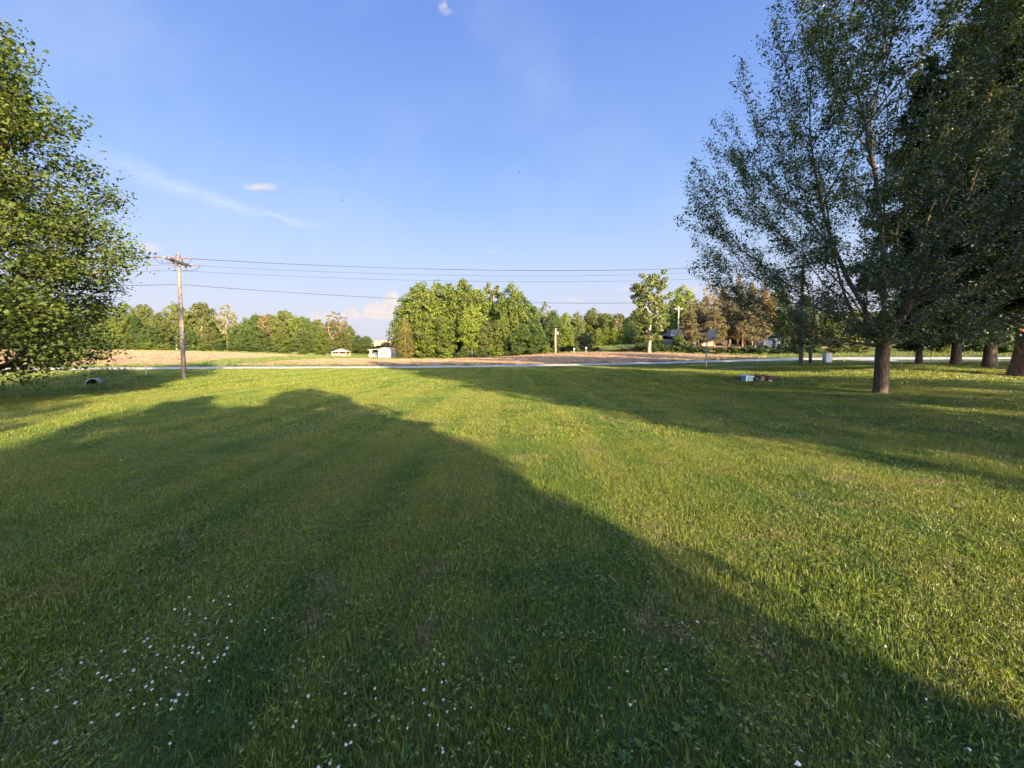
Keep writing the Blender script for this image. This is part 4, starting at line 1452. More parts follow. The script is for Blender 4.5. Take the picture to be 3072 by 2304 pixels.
# broad maple beside the lawn, trunk just outside the view
r_ = np.random.RandomState(7)
prof = [(0.7, 2.4), (1.5, 4.0), (2.6, 4.2), (4.3, 4.5), (6.3, 4.0), (8.6, 3.0), (11.0, 2.5), (12.4, 1.6), (13.2, 0.7)]
tips = envelope_tips(r_, prof, 650, 0.45)
nodes, par = skeleton([(0, 0, -.4), (0, 0, .5), (.05, 0, 1.1), (0, .1, 1.8), (.1, 0, 3.2), (0, .1, 5), (.1, 0, 7), (0, 0, 9)], tips, 0.4)
x0, y0 = -18.0, 12.5
root = empty('maple_tree', (x0, y0, h1(x0, y0)), 'broad leafy maple with boughs sweeping down to the ditch', 'tree')
link('trunk', limbs_mesh('trunk', nodes, par, radii(nodes, par, .36, .008), M_BARK, r_, ntrunk=8), root)
thin = nodes[8:]
k = r_.randint(0, len(thin), 135000)
pp = thin[k] + (nodes[par[8:]][k] - thin[k]) * (r_.uniform(0, 0.5, (len(k), 1)) ** 1.4)
pp = pp + r_.normal(0, 1, (len(k), 3)) * np.array([.33, .33, .25])
pp[:, 2] = np.maximum(pp[:, 2], 0.45)
cr = link('crown', leaves_mesh('crown', pp, r_, 0.092, M_LEAF, 0.5, 0.85, .2, .32, .7), root)
cr.color = (0.058, 0.084, 0.018, 1)

# spreading tree with forked trunk on the lawn
r_ = np.random.RandomState(17)
prof = [(1.7, 2.5), (2.8, 4.4), (4.2, 5.6), (6.3, 6.3), (8.6, 6.0), (10.8, 5.3), (12.6, 4.2), (14.6, 2.9), (16.8, 1.4)]
tips = envelope_tips(r_, prof, 2100, 0.22, 1.0, 0.4)
# long upswept shoots standing out of the crown
far_ = np.hypot(tips[:, 0], tips[:, 1])
sel = tips[np.argsort(-far_ / np.interp(tips[:, 2], [p_[0] for p_ in prof], [p_[1] for p_ in prof]))[:300]]
dirs = sel - np.array([0, 0, 2.5])
dirs /= np.linalg.norm(dirs, axis=1)[:, None]
dirs[:, 2] += 0.35
shoots = np.concatenate([sel + dirs * s_ for s_ in (0.35, 0.7, 1.05)])
shoots += r_.normal(0, 0.06, shoots.shape)
tips = np.concatenate([tips, shoots])
base_nodes = [(0, 0, -.3), (0, 0, .6), (0, 0, 1.2), (0.03, 0, 1.75)]
nodes, par = skeleton(base_nodes, np.concatenate([np.array([
    (-.42, -.05, 2.7), (-.95, -.1, 3.9), (-1.5, 0, 5.3), (-2.2, .1, 7.0), (-2.7, .1, 8.8),
    (-.12, .18, 2.9), (-.25, .3, 4.6), (-.3, .3, 6.6), (-.35, .2, 8.8), (-.3, .1, 11), (-.3, 0, 13.4),
    (.32, 0, 2.8), (.6, .1, 4.4), (.95, 0, 6.2), (1.3, -.1, 8.4), (1.7, 0, 10.6),
    (.2, -.3, 3.0), (.4, -.9, 4.8), (.6, -1.4, 6.8), (.1, .9, 4.8), (.3, 1.6, 7)]), tips]), 0.85, 7, 3)
p = at(882, 15.0)
root = empty('forked_tree', (p.x, p.y, p.z), 'spreading thin leaved tree with short forked trunk on the lawn', 'tree')
link('trunk', limbs_mesh('trunk', nodes, par, radii(nodes, par, .215, .005, 1.85), M_BARK, r_, 0.05, 1.55, 4), root)
nb = 4 + 21
thin = nodes[nb:]
k = r_.randint(0, len(thin), 215000)
fr = r_.uniform(0, 0.95, (len(k), 1))
pp = thin[k] + (nodes[par[nb:]][k] - thin[k]) * fr
keep = (np.linalg.norm(nodes[par[nb:]][k] - thin[k], axis=1) < 2.4) & ~((pp[:, 2] < 3.0) & (np.hypot(pp[:, 0], pp[:, 1]) < 1.5))
pp = (pp + r_.normal(0, .12, pp.shape))[keep]
cr = link('crown', leaves_mesh('crown', pp, r_, 0.074, M_LEAF, 0.5, 0.6, .2, .32, .6), root)
cr.color = (0.048, 0.074, 0.030, 1)

# the pines beside the drive: trunks in view at the edge of the picture
PINES = [
    (919, 32.0, 24, 4.2, .17, 2.8, 9000, 'narrow pine trunk first of the row by the driveway'),
    (956, 30.0, 25, 4.8, .235, 2.8, 10000, 'thicker pine second of the row by the driveway'),
    (990, 27.0, 26, 5.2, .27, 2.6, 12000, 'dark heavy pine third of the row by the driveway'),
    (1031, 21.0, 25, 5.2, .60, 3.0, 15000, 'largest pine trunk, bark coloured as if sunlit, with bare bough reaching out'),
]
for i, (px, Y, hh, rm, rb, bare, nn_, lab) in enumerate(PINES):
    r_ = np.random.RandomState(200 + i)
    p = at(px, Y)
    extra = None
    if i == 3:
        extra = [((-.3, -.2, 2.2), (-1.7, -.5, 2.75), (-3.1, -.7, 3.5), .10), ((-.2, -.2, 3.4), (-1.2, -.6, 4.0), (-2.2, -1.0, 4.4), .06)]
    tr, cr = make_pine(r_, hh, rm, bare, 46, nn_ * 9, 0.40, rb, M_PBARK if i == 3 else M_BARK, extra, 0.3)  # sunlight put into colour: redder bark for the largest trunk, grey for the shaded
    root = empty('pine_tree', p, lab, 'tree', 'pines beside the driveway')
    link('trunk', tr, root)
    c_ = link('crown', cr, root)
    c_.color = (0.016, 0.025, 0.010, 1)

# ---- growth and house behind the viewer: the photograph shows their long shadows on the lawn
OFF = [
    ('pine', 15.0, -3.5, 24, 9.0, 'pine beside the house casting the first long shadow'),
    ('pine', 21.5, -3.0, 25, 9.5, 'pine next to the house pine, second from the lawn'),
    ('pine', 27.5, -1.0, 24, 8.5, 'pine third from the house'),
    ('pine', 21.0, -12.0, 26, 10.0, 'pine behind the first two pines'),
    ('full', 48.6, 5.2, 22, 12.5, 'leafy tree past the row of pines'),
    ('full', 57.0, 12.0, 24, 14.0, 'leafy tree far along the drive'),
    ('full', 8.35, -13.6, 11.2, 4.6, 'round leafy tree standing behind the house'),
    ('airy', 6.75, -7.8, 6.4, 2.0, 'small airy tree at the house corner'),
    ('full', 5.26, -15.4, 10.6, 4.6, 'smaller leafy tree behind the house'),
    ('full', 1.6, -23.8, 18.5, 9.2, 'leafy tree at the back of the house'),
]
for kind, x, y, hh, wd, lab in OFF:
    i = _used.get(kind, 0)
    _used[kind] = i + 1
    tr, cr = VAR[kind][i % len(VAR[kind])]
    root = empty('yard_tree', (x, y, h1(x, y)), lab, 'tree', 'trees round the house', 0.7 * i)
    root.scale = (wd / WID[kind], wd / WID[kind], hh / 16)
    link('trunk', tr, root)
    c_ = link('crown', cr, root)
    c_.color = (*G_M, 1)

hx, hy = 3.2, -7.5
house = empty('house', (hx, hy, 0), 'white two storey house with grey hip roof behind the lawn', 'house')
b = MB(); b.box(0, 0, 2.5, 5.4, 5.4, 5.0); b.build('wall', M_WHITE, house)
b = MB()
b.add([(-3, -3, 5.0), (3, -3, 5.0), (3, 3, 5.0), (-3, 3, 5.0), (-.6, 0, 7.1), (.6, 0, 7.1)], [(0, 1, 5, 4), (1, 2, 5), (2, 3, 4, 5), (3, 0, 4), (0, 3, 2, 1)])
b.build('roof', M_GREYROOF, house)
for wx in (-1.7, 1.7):
    for wz in (1.5, 4.0):
        b = MB(); b.box(wx, 2.73, wz, 1.1, .06, 1.3); wn = b.build('window', M_CREAM, house)
        b = MB(); b.box(wx, 2.775, wz, .9, .03, 1.1); b.build('pane', M_GLASS, wn)
b = MB(); b.box(0, 2.73, 1.05, 1.0, .06, 2.1); b.build('door', M_BROWN, house)

# ------------------------------------------------------------------ utility poles and wires
WD = Vector((0.969, 0.247, 0))
WP = Vector((0.247, -0.969, 0))


def utility_pole(px, Y, top, lean, r0, label, mat, phase_z, neutral_z, comm_z, detail=True):
    g = at(px, Y)
    root = empty('utility_pole', g, label, 'utility pole', 'wooden poles carrying the roadside wires')
    hh = top - g.z
    tip = Vector((lean[0], lean[1], hh))
    b = MB()
    b.tube([(0, 0, -.4), tip * .35, tip * .7, tip], [r0 * 1.08, r0, r0 * .85, r0 * .7], 12)
    b.build('pole', mat, root, True)
    pz = phase_z - g.z
    c0 = Vector((lean[0], lean[1], 0)) * (pz / hh)
    b = MB()
    for off in (-.11, .11):
        b.box(c0.x + WD.x * off, c0.y + WD.y * off, pz - .22, .09, 2.5, .11, math.atan2(WP.y, WP.x) - math.pi / 2)
    b.build('crossarm', M_POLE, root)
    b = MB()
    for sgn in (-1, 1):
        e = c0 + WP * (0.75 * sgn)
        b.tube([(e.x, e.y, pz - .2), (c0.x, c0.y, hh - .02)], .022, 5)
    b.build('brace', M_STEEL, root)
    ends = {}
    for q, d_ in enumerate((1.12, 0.0, -1.12)):
        for sgn in (-1, 1):
            a = c0 + WP * d_ + WD * (.14 * sgn)
            e = c0 + WP * d_ + WD * (.75 * sgn)
            zz = pz - .18 if d_ else pz + .05
            b = MB()
            b.tube([(a.x, a.y, zz), (e.x, e.y, zz - .02)], .022, 6)
            for k_ in range(4):
                m_ = a.lerp(e, .35 + .16 * k_)
                m2 = a.lerp(e, .40 + .16 * k_)
                b.tube([(m_.x, m_.y, zz), (m2.x, m2.y, zz)], .055, 8)
            b.build('insulator', M_PORC, root)
            ends[(q, sgn)] = g + Vector((e.x, e.y, zz - .02))
        a = c0 + WP * d_ + WD * -.75
        e = c0 + WP * d_ + WD * .75
        zz = (pz - .18 if d_ else pz + .05) - .02
        b = MB()
        b.tube([(a.x, a.y, zz), (a.x * .8 + c0.x * .2, a.y * .8 + c0.y * .2, zz - .28), (c0.x + WP.x * d_ - WD.x * .2, c0.y + WP.y * d_ - WD.y * .2, zz - .36),
                (c0.x + WP.x * d_ + WD.x * .2, c0.y + WP.y * d_ + WD.y * .2, zz - .36), (e.x * .8 + c0.x * .2, e.y * .8 + c0.y * .2, zz - .28), (e.x, e.y, zz)], .014, 5)
        b.build('jumper', M_WIRE, root)
    if detail:
        for k_, d_ in enumerate((.85, .55, -.85)):
            e = c0 + WP * d_
            b = MB()
            b.tube([(e.x, e.y, pz - .28), (e.x, e.y, pz - .62)], .05, 7)
            b.build('cutout', M_STEEL, root)
    ln = {}
    for key, z_ in (('n', neutral_z), ('c', comm_z)):
        zz = z_ - g.z
        c1 = Vector((lean[0], lean[1], 0)) * (zz / hh)
        b = MB()
        b.tube([(c1.x - WD.x * .32, c1.y - WD.y * .32, zz), (c1.x + WD.x * .32, c1.y + WD.y * .32, zz)], .028, 6)
        b.build('clamp', M_STEEL, root)
        for sgn in (-1, 1):
            ln[(key, sgn)] = g + Vector((c1.x + WD.x * .32 * sgn, c1.y + WD.y * .32 * sgn, zz))
    ends.update(ln)
    return ends, root


E1, p1 = utility_pole(183.6, 25.6, 7.97, (-.12, 0), .122, 'weathered wooden power pole by the ditch with dark crossarm gear', M_POLE, 7.62, 6.85, 5.97)
E2, p2 = utility_pole(801, 38.0, 10.4, (-.1, 0), .17, 'grey wooden utility pole behind the spreading tree', M_POLE, 10.0, 9.05, 6.9, False)
b = MB(); b.tube([(.55, .1, -.2), (.52, .1, 1.7)], [.14, .13], 9)
b = b.build('post_stub', M_DKWALL, None, True, loc=at(805.5, 38.2))
tag(b, 'short dark wooden stub post beside the grey utility pole', 'post')
WIRES = []


def wire(a, e, sag, label, r=.008):
    n_ = 36
    b_ = MB()
    b_.tube([a.lerp(e, k / n_) - Vector((0, 0, sag * 4 * (k / n_) * (1 - k / n_))) for k in range(n_ + 1)], r, 4)
    o_ = b_.build('overhead_wire', M_WIRE, None, True)
    tag(o_, label, 'wire', 'overhead wires along the road')


names = {0: 'upper wire on the near end of the crossarms', 1: 'upper wire at the pole tops', 2: 'upper wire on the far end of the crossarms', 'n': 'single wire just below the crossarms', 'c': 'lowest thick cable between the poles'}
for q in (0, 1, 2, 'n', 'c'):
    a = E1[(q, 1)]
    e = E2[(q, -1)]
    wire(a, e, .75 if q != 'c' else .9, names[q], .008 if q != 'c' else .013)
    l0 = E1[(q, -1)]
    e0 = l0 + Vector((-46, 1.5, .35))
    wire(e0, l0, .35, names[q].replace(' between the poles', '') + ', reaching behind the maple', .008 if q != 'c' else .013)

# short pale pole at the clump and crossarm pole by the houses
g = at(555.6, 100)
root = empty('utility_pole', g, 'short pale pole with transformer at the end of the tree clump', 'utility pole')
hh = EYE + (350 - 328.5) * 100 / F - g.z
b = MB(); b.tube([(0, 0, -.3), (-.1, 0, hh * .6), (0, 0, hh)], [.24, .2, .15], 9); b.build('pole', M_POLE_PALE, root, True)
b = MB(); b.tube([(.38, -.15, hh - 1.7), (.38, -.15, hh - .8)], [.24, .24], 10); b.build('transformer', M_GALV, root, True)
b = MB(); b.box(.2, -.1, hh - 1.2, .4, .08, .1); b.build('bracket', M_STEEL, root)
g = at(677.7, 92)
root = empty('utility_pole', g, 'pale sunlit pole with two short crossarms by the houses', 'utility pole')
hh = EYE + (350 - 306.5) * 92 / F - g.z
b = MB(); b.tube([(0, 0, -.3), (0, 0, hh)], [.2, .14], 9); b.build('pole', M_POLE_PALE, root, True)
b = MB(); b.box(0, -.16, hh - .62, 2.0, .1, .14); b.build('crossarm', M_POLE_PALE, root)
b = MB()
for sg in (-1, 1):
    b.tube([(sg * .7, -.16, hh - .66), (sg * .05, -.16, hh - 1.25)], .03, 5)
b.build('brace', M_POLE_PALE, root)
for xx in (-.9, -.45, .45, .9):
    b = MB(); b.tube([(xx, -.16, hh - .55), (xx, -.16, hh - .32)], [.05, .06], 7); b.build('insulator', M_PORC, root)

# ------------------------------------------------------------------ basketball hoop
g = at(706, 34.0)
hoop = empty('basketball_hoop', g, 'basketball hoop with grey fan shaped backboard on a thin pole', 'basketball hoop')
b = MB(); b.tube([(0, 0, -.3), (.03, 0, 1.4), (.06, 0, 2.75)], [.06, .055, .05], 10); b.build('pole', M_STEEL, hoop, True)
nrm = Vector((.5, -.86, 0)).normalized()
sid = Vector((nrm.y * -1, nrm.x, 0))
bc = Vector((.06, 0, 3.02)) + nrm * .42
b = MB()
b.tube([(.06, 0, 2.7), bc + Vector((0, 0, -.15))], .035, 6)
b.tube([(.06, 0, 2.45), bc + Vector((0, 0, -.3))], .03, 6)
b.build('arm', M_STEEL, hoop)
fan = []
for k in range(15):
    an = math.pi * k / 14
    fan.append((math.cos(an) * .60, .05 + math.sin(an) * .42))
fan += [(-.60, -.1), (-.44, -.40), (.44, -.40), (.60, -.1)]
b = MB()
vs = []
for d_ in (0, .03):
    for (u, v) in fan:
        q = bc + sid * u + Vector((0, 0, v)) + nrm * d_
        vs.append(q)
n = len(fan)
b.add(vs, [tuple(range(n)), tuple(range(2 * n - 1, n - 1, -1))] + [(i, i + n, (i + 1) % n + n, (i + 1) % n) for i in range(n)])
b.build('backboard', M_BOARD, hoop)
b = MB()
rc = bc + nrm * .30 + Vector((0, 0, -.26))
b.tube([rc + Vector((math.cos(a_) * .23, math.sin(a_) * .23, 0)) for a_ in [2 * math.pi * k / 20 for k in range(21)]], .014, 6)
b.tube([bc + Vector((0, 0, -.26)) + nrm * .03, rc - nrm * .22], .03, 6)
b.build('rim', M_RIM, hoop)
b = MB()
for k in range(12):
    a_ = 2 * math.pi * k / 12
    a2 = a_ + .35
    b.tube([rc + Vector((math.cos(a_) * .22, math.sin(a_) * .22, 0)), rc + Vector((math.cos(a2) * .15, math.sin(a2) * .15, -.2)), rc + Vector((math.cos(a_) * .12, math.sin(a_) * .12, -.38))], .008, 3)
b.build('net', M_DKWALL, hoop)

# ------------------------------------------------------------------ culvert, stakes, cabinet
g = at(95, 24.0)
root = empty('culvert_pipe', (g.x, 23.8, -.25), 'galvanised culvert pipe with black mouth in the ditch', 'culvert', None, R(30))
b = MB()
N_ = 24
for y_, ro, ri in ((0, .34, .31),):
    pts_o = [(math.cos(2 * math.pi * k / N_) * ro, math.sin(2 * math.pi * k / N_) * ro) for k in range(N_)]
    pts_i = [(math.cos(2 * math.pi * k / N_) * ri, math.sin(2 * math.pi * k / N_) * ri) for k in range(N_)]
    vs = []
    ys_ = [0, .15, .3, .45, .6, .75, .9, 2.4]
    for j, yy in enumerate(ys_):
        cor = .015 * (j % 2)
        vs += [(p[0] * (1 + cor), yy, p[1] * (1 + cor)) for p in pts_o]
    fs = []
    for j in range(len(ys_) - 1):
        for k in range(N_):
            fs.append((j * N_ + k, j * N_ + (k + 1) % N_, (j + 1) * N_ + (k + 1) % N_, (j + 1) * N_ + k))
    o_ = len(vs)
    vs += [(p[0], -.001, p[1]) for p in pts_i] + [(p[0], 3.6, p[1]) for p in pts_i]
    for k in range(N_):
        fs.append((o_ + k, o_ + (k + 1) % N_, o_ + N_ + (k + 1) % N_, o_ + N_ + k))
        fs.append((k, (k + 1) % N_, o_ + (k + 1) % N_, o_ + k))
    fs.append(tuple(o_ + N_ + k for k in range(N_)))
    b.add(vs, fs)
b.m = 0
o_ = b.build('pipe', M_GALV, root, True)
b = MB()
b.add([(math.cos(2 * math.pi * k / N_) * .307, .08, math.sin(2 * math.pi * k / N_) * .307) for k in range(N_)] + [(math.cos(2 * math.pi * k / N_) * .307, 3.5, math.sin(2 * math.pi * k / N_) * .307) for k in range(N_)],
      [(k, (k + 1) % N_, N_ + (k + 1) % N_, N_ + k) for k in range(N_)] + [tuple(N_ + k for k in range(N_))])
b.build('mouth_shade', M_DARK, root, True)  # near-black sleeve stands in for the shade inside the pipe
g = at(145.6, 26.5)
b = MB(); b.box(0, 0, .28, .07, .03, .7); b.box(0, -.003, .57, .075, .034, .12)
tag(b.build('marker_stake', M_CREAM, None, loc=g), 'pale wooden marker stake in the grass before the road', 'stake')
for px, Y, nm, lab in ((127, 23.6, 'weed_clump', 'dark weed clump beside the culvert'), (64, 26.5, 'weed_clump', 'low weeds on the ditch bank before the road')):
    g = at(px, Y)
    r_ = np.random.RandomState(int(px))
    V, fcs = blade_tuft(r_, 160, .65, .10, .42, .012, .03, .7)
    V[:, 2] *= 1.0 - 0.6 * np.clip(np.hypot(V[:, 0], V[:, 1]) / .7, 0, 1)
    o_ = link(nm, arr_mesh(nm, V, fcs, [M_LEAF]), None, g)
    o_.color = (.035, .06, .018, 1)
    tag(o_, lab, 'weeds')

g = at(827, 44)
root = empty('utility_cabinet', g, 'pale grey utility cabinet at the roadside', 'utility cabinet', None, R(8))
b = MB(); b.box(0, 0, .48, .68, .5, .96); b.build('body', M_PED, root)
b = MB(); b.box(0, 0, .985, .74, .56, .05); b.build('lid', M_PED, root)
b = MB(); b.box(-.1, -.262, .45, .02, .02, .8); b.box(.12, -.262, .5, .05, .02, .1); b.build('door_seam', M_STEEL, root)
b = MB(); b.tube([(0, 0, -.1), (.04, -.02, .42)], .09, 8)
tag(b.build('marker_post', M_DKWALL, None, True, loc=at(823.5, 43.2)), 'short dark post leaning on the pale cabinet', 'post')
for px, lab in ((832, 'short yellow marker next to the pale cabinet'), (844, 'thin yellow marker halfway between cabinet and forked trunk')):
    b = MB(); b.tube([(0, 0, -.1), (.05, 0, .62)], .035, 7)
    tag(b.build('marker_post', M_YEL, None, True, loc=at(px, 43.0)), lab, 'marker post')
g = at(927, 34)
for k, (a_, e_, lab) in enumerate([((-.45, -2.0, .9), (.42, -2.0, 2.75), 'leaning yellow guy wire guard beside the first pine trunk'),
                                   ((-1.35, -1.6, .65), (-1.12, -1.6, 1.25), 'short yellow guard low beside the first pine trunk')]):
    b = MB(); b.tube([Vector((a_[0], a_[1], a_[2] - 1.3 if k == 0 else a_[2] - .9)), Vector(a_)], .012, 5); b.m = 1
    b.tube([Vector(a_), Vector(e_)], .055, 8)
    tag(b.build('guy_guard', [M_STEEL, M_YEL], None, True, loc=g), lab, 'guy wire guard')

# white mailboxes
for px, lab in ((574, 'small white mailbox by the dark hedge like bush'), (586, 'white mailbox beside the tall rounded bush')):
    g = at(px, 92)
    root = empty('mailbox', g, lab, 'mailbox', 'mailboxes by the side lane')
    b = MB(); b.box(0, 0, .35, .12, .12, .9); b.build('post', M_CREAM, root)
    b = MB()
    b.prism([(-.18, .78), (.18, .78), (.18, 1.0), (.13, 1.1), (0, 1.15), (-.13, 1.1), (-.18, 1.0)], -.4, .3)
    b.build('box', M_WPLASTIC, root)

# ------------------------------------------------------------------ sheds and houses


def gable(b, w_, d_, z0, z1, over=.25, th=.1):
    """gable roof with ridge along y"""
    b.prism([(-w_ / 2 - over, z0 - over * .4), (0, z1), (w_ / 2 + over, z0 - over * .4), (w_ / 2 + over, z0 - over * .4 + th), (0, z1 + th), (-w_ / 2 - over, z0 - over * .4 + th)], -d_ / 2 - over, d_ / 2 + over)


# pavilion
g = at(341.5, 116)
root = empty('pavilion', g, 'small open pavilion with pale low roof in the field', 'pavilion')
b = MB()
b.add([(-2.4, -1.8, 1.35), (2.4, -1.8, 1.35), (2.4, 1.8, 1.35), (-2.4, 1.8, 1.35), (-.4, 0, 2.25), (.4, 0, 2.25)], [(0, 1, 5, 4), (1, 2, 5), (2, 3, 4, 5), (3, 0, 4), (0, 3, 2, 1)])
b.build('roof', M_METALROOF, root)
for sx_ in (-2.0, -.05, 2.0):
    for sy_ in (-1.5, 1.5):
        b = MB(); b.box(sx_, sy_, .65, .2, .2, 1.5); b.build('post', M_PINKWALL, root)
b = MB(); b.box(-1.05, -1.5, .42, 1.7, .06, .85); b.box(.95, -1.5, .42, 1.7, .06, .85); b.build('rail_wall', M_PINKWALL, root)
b = MB(); b.box(0, 1.4, .6, 3.8, .08, 1.2); b.build('back_wall', M_BROWN, root)

# white shed with porch
g = at(388, 116)
root = empty('white_shed', g, 'white shed with curved gable and orange curtained window', 'shed')
prof_ = [(-1.82, -.2), (1.82, -.2), (1.82, 2.25), (1.5, 2.55), (.9, 2.8), (0, 2.95), (-.9, 2.8), (-1.5, 2.55), (-1.82, 2.25)]
b = MB(); b.prism(prof_, -3, 3); b.build('wall', M_WHITE, root)
b = MB(); b.prism([(-1.95, 2.2), (-1.56, 2.6), (-.93, 2.87), (0, 3.03), (.93, 2.87), (1.56, 2.6), (1.95, 2.2), (1.9, 2.27), (1.56, 2.68), (.93, 2.95), (0, 3.11), (-.93, 2.95), (-1.56, 2.68), (-1.9, 2.27)], -3.12, 3.12)
b.build('roof', M_METALROOF, root)
b = MB(); b.box(-.08, -3.04, 1.6, 1.9, .08, 1.1); wn = b.build('window', M_BROWN, root)
b = MB(); b.box(-.08, -3.09, 1.6, 1.35, .03, .95); b.build('curtain', M_TAN, wn)
b = MB(); b.box(-3.55, 0, 2.5, 3.5, 3.6, .14, 0, Matrix.Rotation(R(-4), 3, 'Y')); b.build('porch_roof', M_CREAM, root)
for xx in (-4.9, -4.4):
    b = MB(); b.box(xx + .25, -1.6, 1.15, .2, .14, 2.5); b.build('porch_post', M_WHITE, root)
b = MB(); b.box(-3.4, -1.6, .55, 2.6, .06, .1); b.box(-3.4, -1.6, .9, 2.6, .06, .1)
for k in range(5):
    b.box(-4.5 + k * .55, -1.6, .45, .1, .06, .9)
b.build('railing', M_WHITE, root)
b = MB(); b.box(-3.3, .9, .9, 2.8, .08, 1.9); b.build('porch_wall', M_GREYWALL, root)
for px, lab in ((370, 'thin white post furthest out from the porch'), (369, 'white post second out from the porch')):
    b = MB(); b.box(0, 0, .45, .16, .16, 1.1)
    tag(b.build('white_post', M_WHITE, None, loc=at(px if px == 369 else 371.2, 115)), lab, 'post')
g = at(412.5, 113)
root = empty('open_shed', g, 'small dark open fronted shed behind the cedar', 'shed')
b = MB(); b.box(0, .9, .55, 1.6, .1, 1.3); b.box(-.78, 0, .55, .1, 1.9, 1.3); b.box(.78, 0, .55, .1, 1.9, 1.3); b.build('wall', M_DKWALL, root)
b = MB(); b.box(0, 0, 1.25, 1.9, 2.2, .1); b.build('roof', M_CREAM, root)

# tan building on the skyline
g = at(384, 260)
zb = EYE + (350 - 346.5) * 260 / F
root = empty('tan_building', (g.x, g.y, zb), 'flat topped tan building on the far skyline', 'building')
b = MB(); b.box(0, 0, 0, 10.0, 7, 7.0); b.build('wall', M_TAN, root)
b = MB(); b.box(0, 0, 3.75, 10.6, 7.6, .5); b.build('roof', M_BROWN, root)
b = MB(); b.box(4.2, -3.53, 2.1, .8, .06, 1.6); b.build('window', M_GLASS, root)

# low house (shade put into the dark front colour) and tan wing under the pines
g = at(684, 98)
root = empty('ranch_house', g, 'low house with shade-dark front and grey roof under the brown pines', 'house')
b = MB(); b.box(-1.2, 0, 1.2, 6.4, 6, 2.5); b.build('wall', M_DKWALL, root)
b = MB(); b.box(4.0, -.3, 1.1, 3.8, 5, 2.3); b.build('wing_wall', M_TAN, root)
b = MB()
b.add([(-5, -3.8, 2.35), (6.2, -3.8, 2.35), (6.2, 3.6, 2.35), (-5, 3.6, 2.35), (-3.2, 0, 4.1), (4.4, 0, 4.1)], [(0, 1, 5, 4), (1, 2, 5), (2, 3, 4, 5), (3, 0, 4), (0, 3, 2, 1)])
b.build('roof', M_GREYROOF, root)
for xx in (-3.0, -.8):
    b = MB(); b.box(xx, -3.04, 1.4, 1.1, .06, 1.0); wn = b.build('window', M_CREAM, root)
    b = MB(); b.box(xx, -3.085, 1.4, .95, .03, .85); b.build('pane', M_GLASS, wn)
b = MB(); b.box(1.1, -3.05, 1.0, .9, .08, 2.0); b.build('door', M_CREAM, root)
b = MB(); b.box(2.0, -3.4, 1.15, .18, .18, 2.4); b.build('porch_post', M_CREAM, root)
b = MB(); b.box(3.3, -2.84, 1.2, .9, .06, .9); wn = b.build('window', M_CREAM, root)
b = MB(); b.box(3.3, -2.885, 1.2, .75, .03, .75); b.build('pane', M_GLASS, wn)
# small grey barn
g = at(661, 95)
root = empty('grey_barn', g, 'small blue grey barn with dark arched doorway by the cottonwood foot', 'barn')
b = MB(); b.box(0, 0, .95, 4.3, 5, 2.1); b.build('wall', M_GREYWALL, root)
b = MB(); gable(b, 4.3, 5, 2.0, 2.85); b.build('roof', M_GREYROOF, root)
b = MB(); b.prism([(-.9, 0), (.9, 0), (.9, .8), (.6, 1.15), (0, 1.3), (-.6, 1.15), (-.9, .8)], -2.56, -2.46); b.build('doorway', M_DARK, root)  # black panel on the wall stands in for the shade of the opening
# open carport house
g = at(730, 99)
root = empty('carport_house', g, 'tan walled house with dark open carport bays under the pines', 'house')
b = MB(); b.box(-2.2, 0, 1.2, 2.0, 5, 2.4); b.build('wall', M_TAN, root)
b = MB(); b.box(4.1, 0, 1.2, .8, 5, 2.4); b.build('wall', M_TAN, root)
b = MB(); b.box(1.2, 2.4, 1.2, 5, .15, 2.4); b.build('back_wall', M_DKWALL, root)
b = MB(); b.box(.6, 0, 2.52, 8.4, 6, .22); b.build('roof', M_GREYROOF, root)
for xx in (.3, 2.1):
    b = MB(); b.box(xx, -2.5, 1.2, .28, .28, 2.4); b.build('carport_post', M_BROWN, root)
# white garage
g = at(766, 90)
root = empty('white_garage', g, 'bright white garage with a dark doorway by the pines', 'garage')
b = MB(); b.box(-.9, 0, 1.0, 1.9, 4, 2.1); b.box(1.25, 0, 1.0, 1.0, 4, 2.1); b.box(.4, 0, 1.85, .72, 4, .4); b.build('wall', M_WHITE, root)
b = MB(); b.box(.4, .6, .8, .7, .1, 1.7); b.build('door', M_DARK, root)  # black panel set into the gap, in place of the shade inside
b = MB(); gable(b, 3.7, 4, 2.06, 2.7); b.build('roof', M_METALROOF, root)

# ------------------------------------------------------------------ fire pit heap on the lawn
g = at(752, 22.3)
root = empty('storage_crate', (at(747.5, 22.0)), 'teal crate with white lattice front and pale lid on the lawn', 'crate', None, R(12))
b = MB()
for args in ((0, .17, .15, .46, .02, .30), (-.22, 0, .15, .02, .34, .30), (.22, 0, .15, .02, .34, .30), (0, 0, .012, .44, .34, .024), (0, -.17, .15, .46, .015, .28)):
    b.box(*args)
b.build('body', M_BLUE, root)
b = MB()
for k in range(4):
    b.box(-.06 + k * .075, -.184, .14, .018, .012, .2)
for k in range(3):
    b.box(.052, -.186, .06 + k * .08, .26, .012, .016)
b.build('lattice', M_WPLASTIC, root)
b = MB(); b.box(-.19, -.184, .15, .09, .014, .30); b.build('corner_panel', M_WPLASTIC, root)
b = MB(); b.box(.02, 0, .33, .52, .42, .05, 0, Matrix.Rotation(R(6), 3, 'X')); b.build('lid', M_PALEBLUE, root)
g = at(768, 22.4)
root = empty('brick_heap', g, 'loose heap of red bricks in the burnt patch', 'brick heap')
rr = random.Random(9)
b = MB(); b.box(0, 0, 0, .215, .105, .07)
first = None
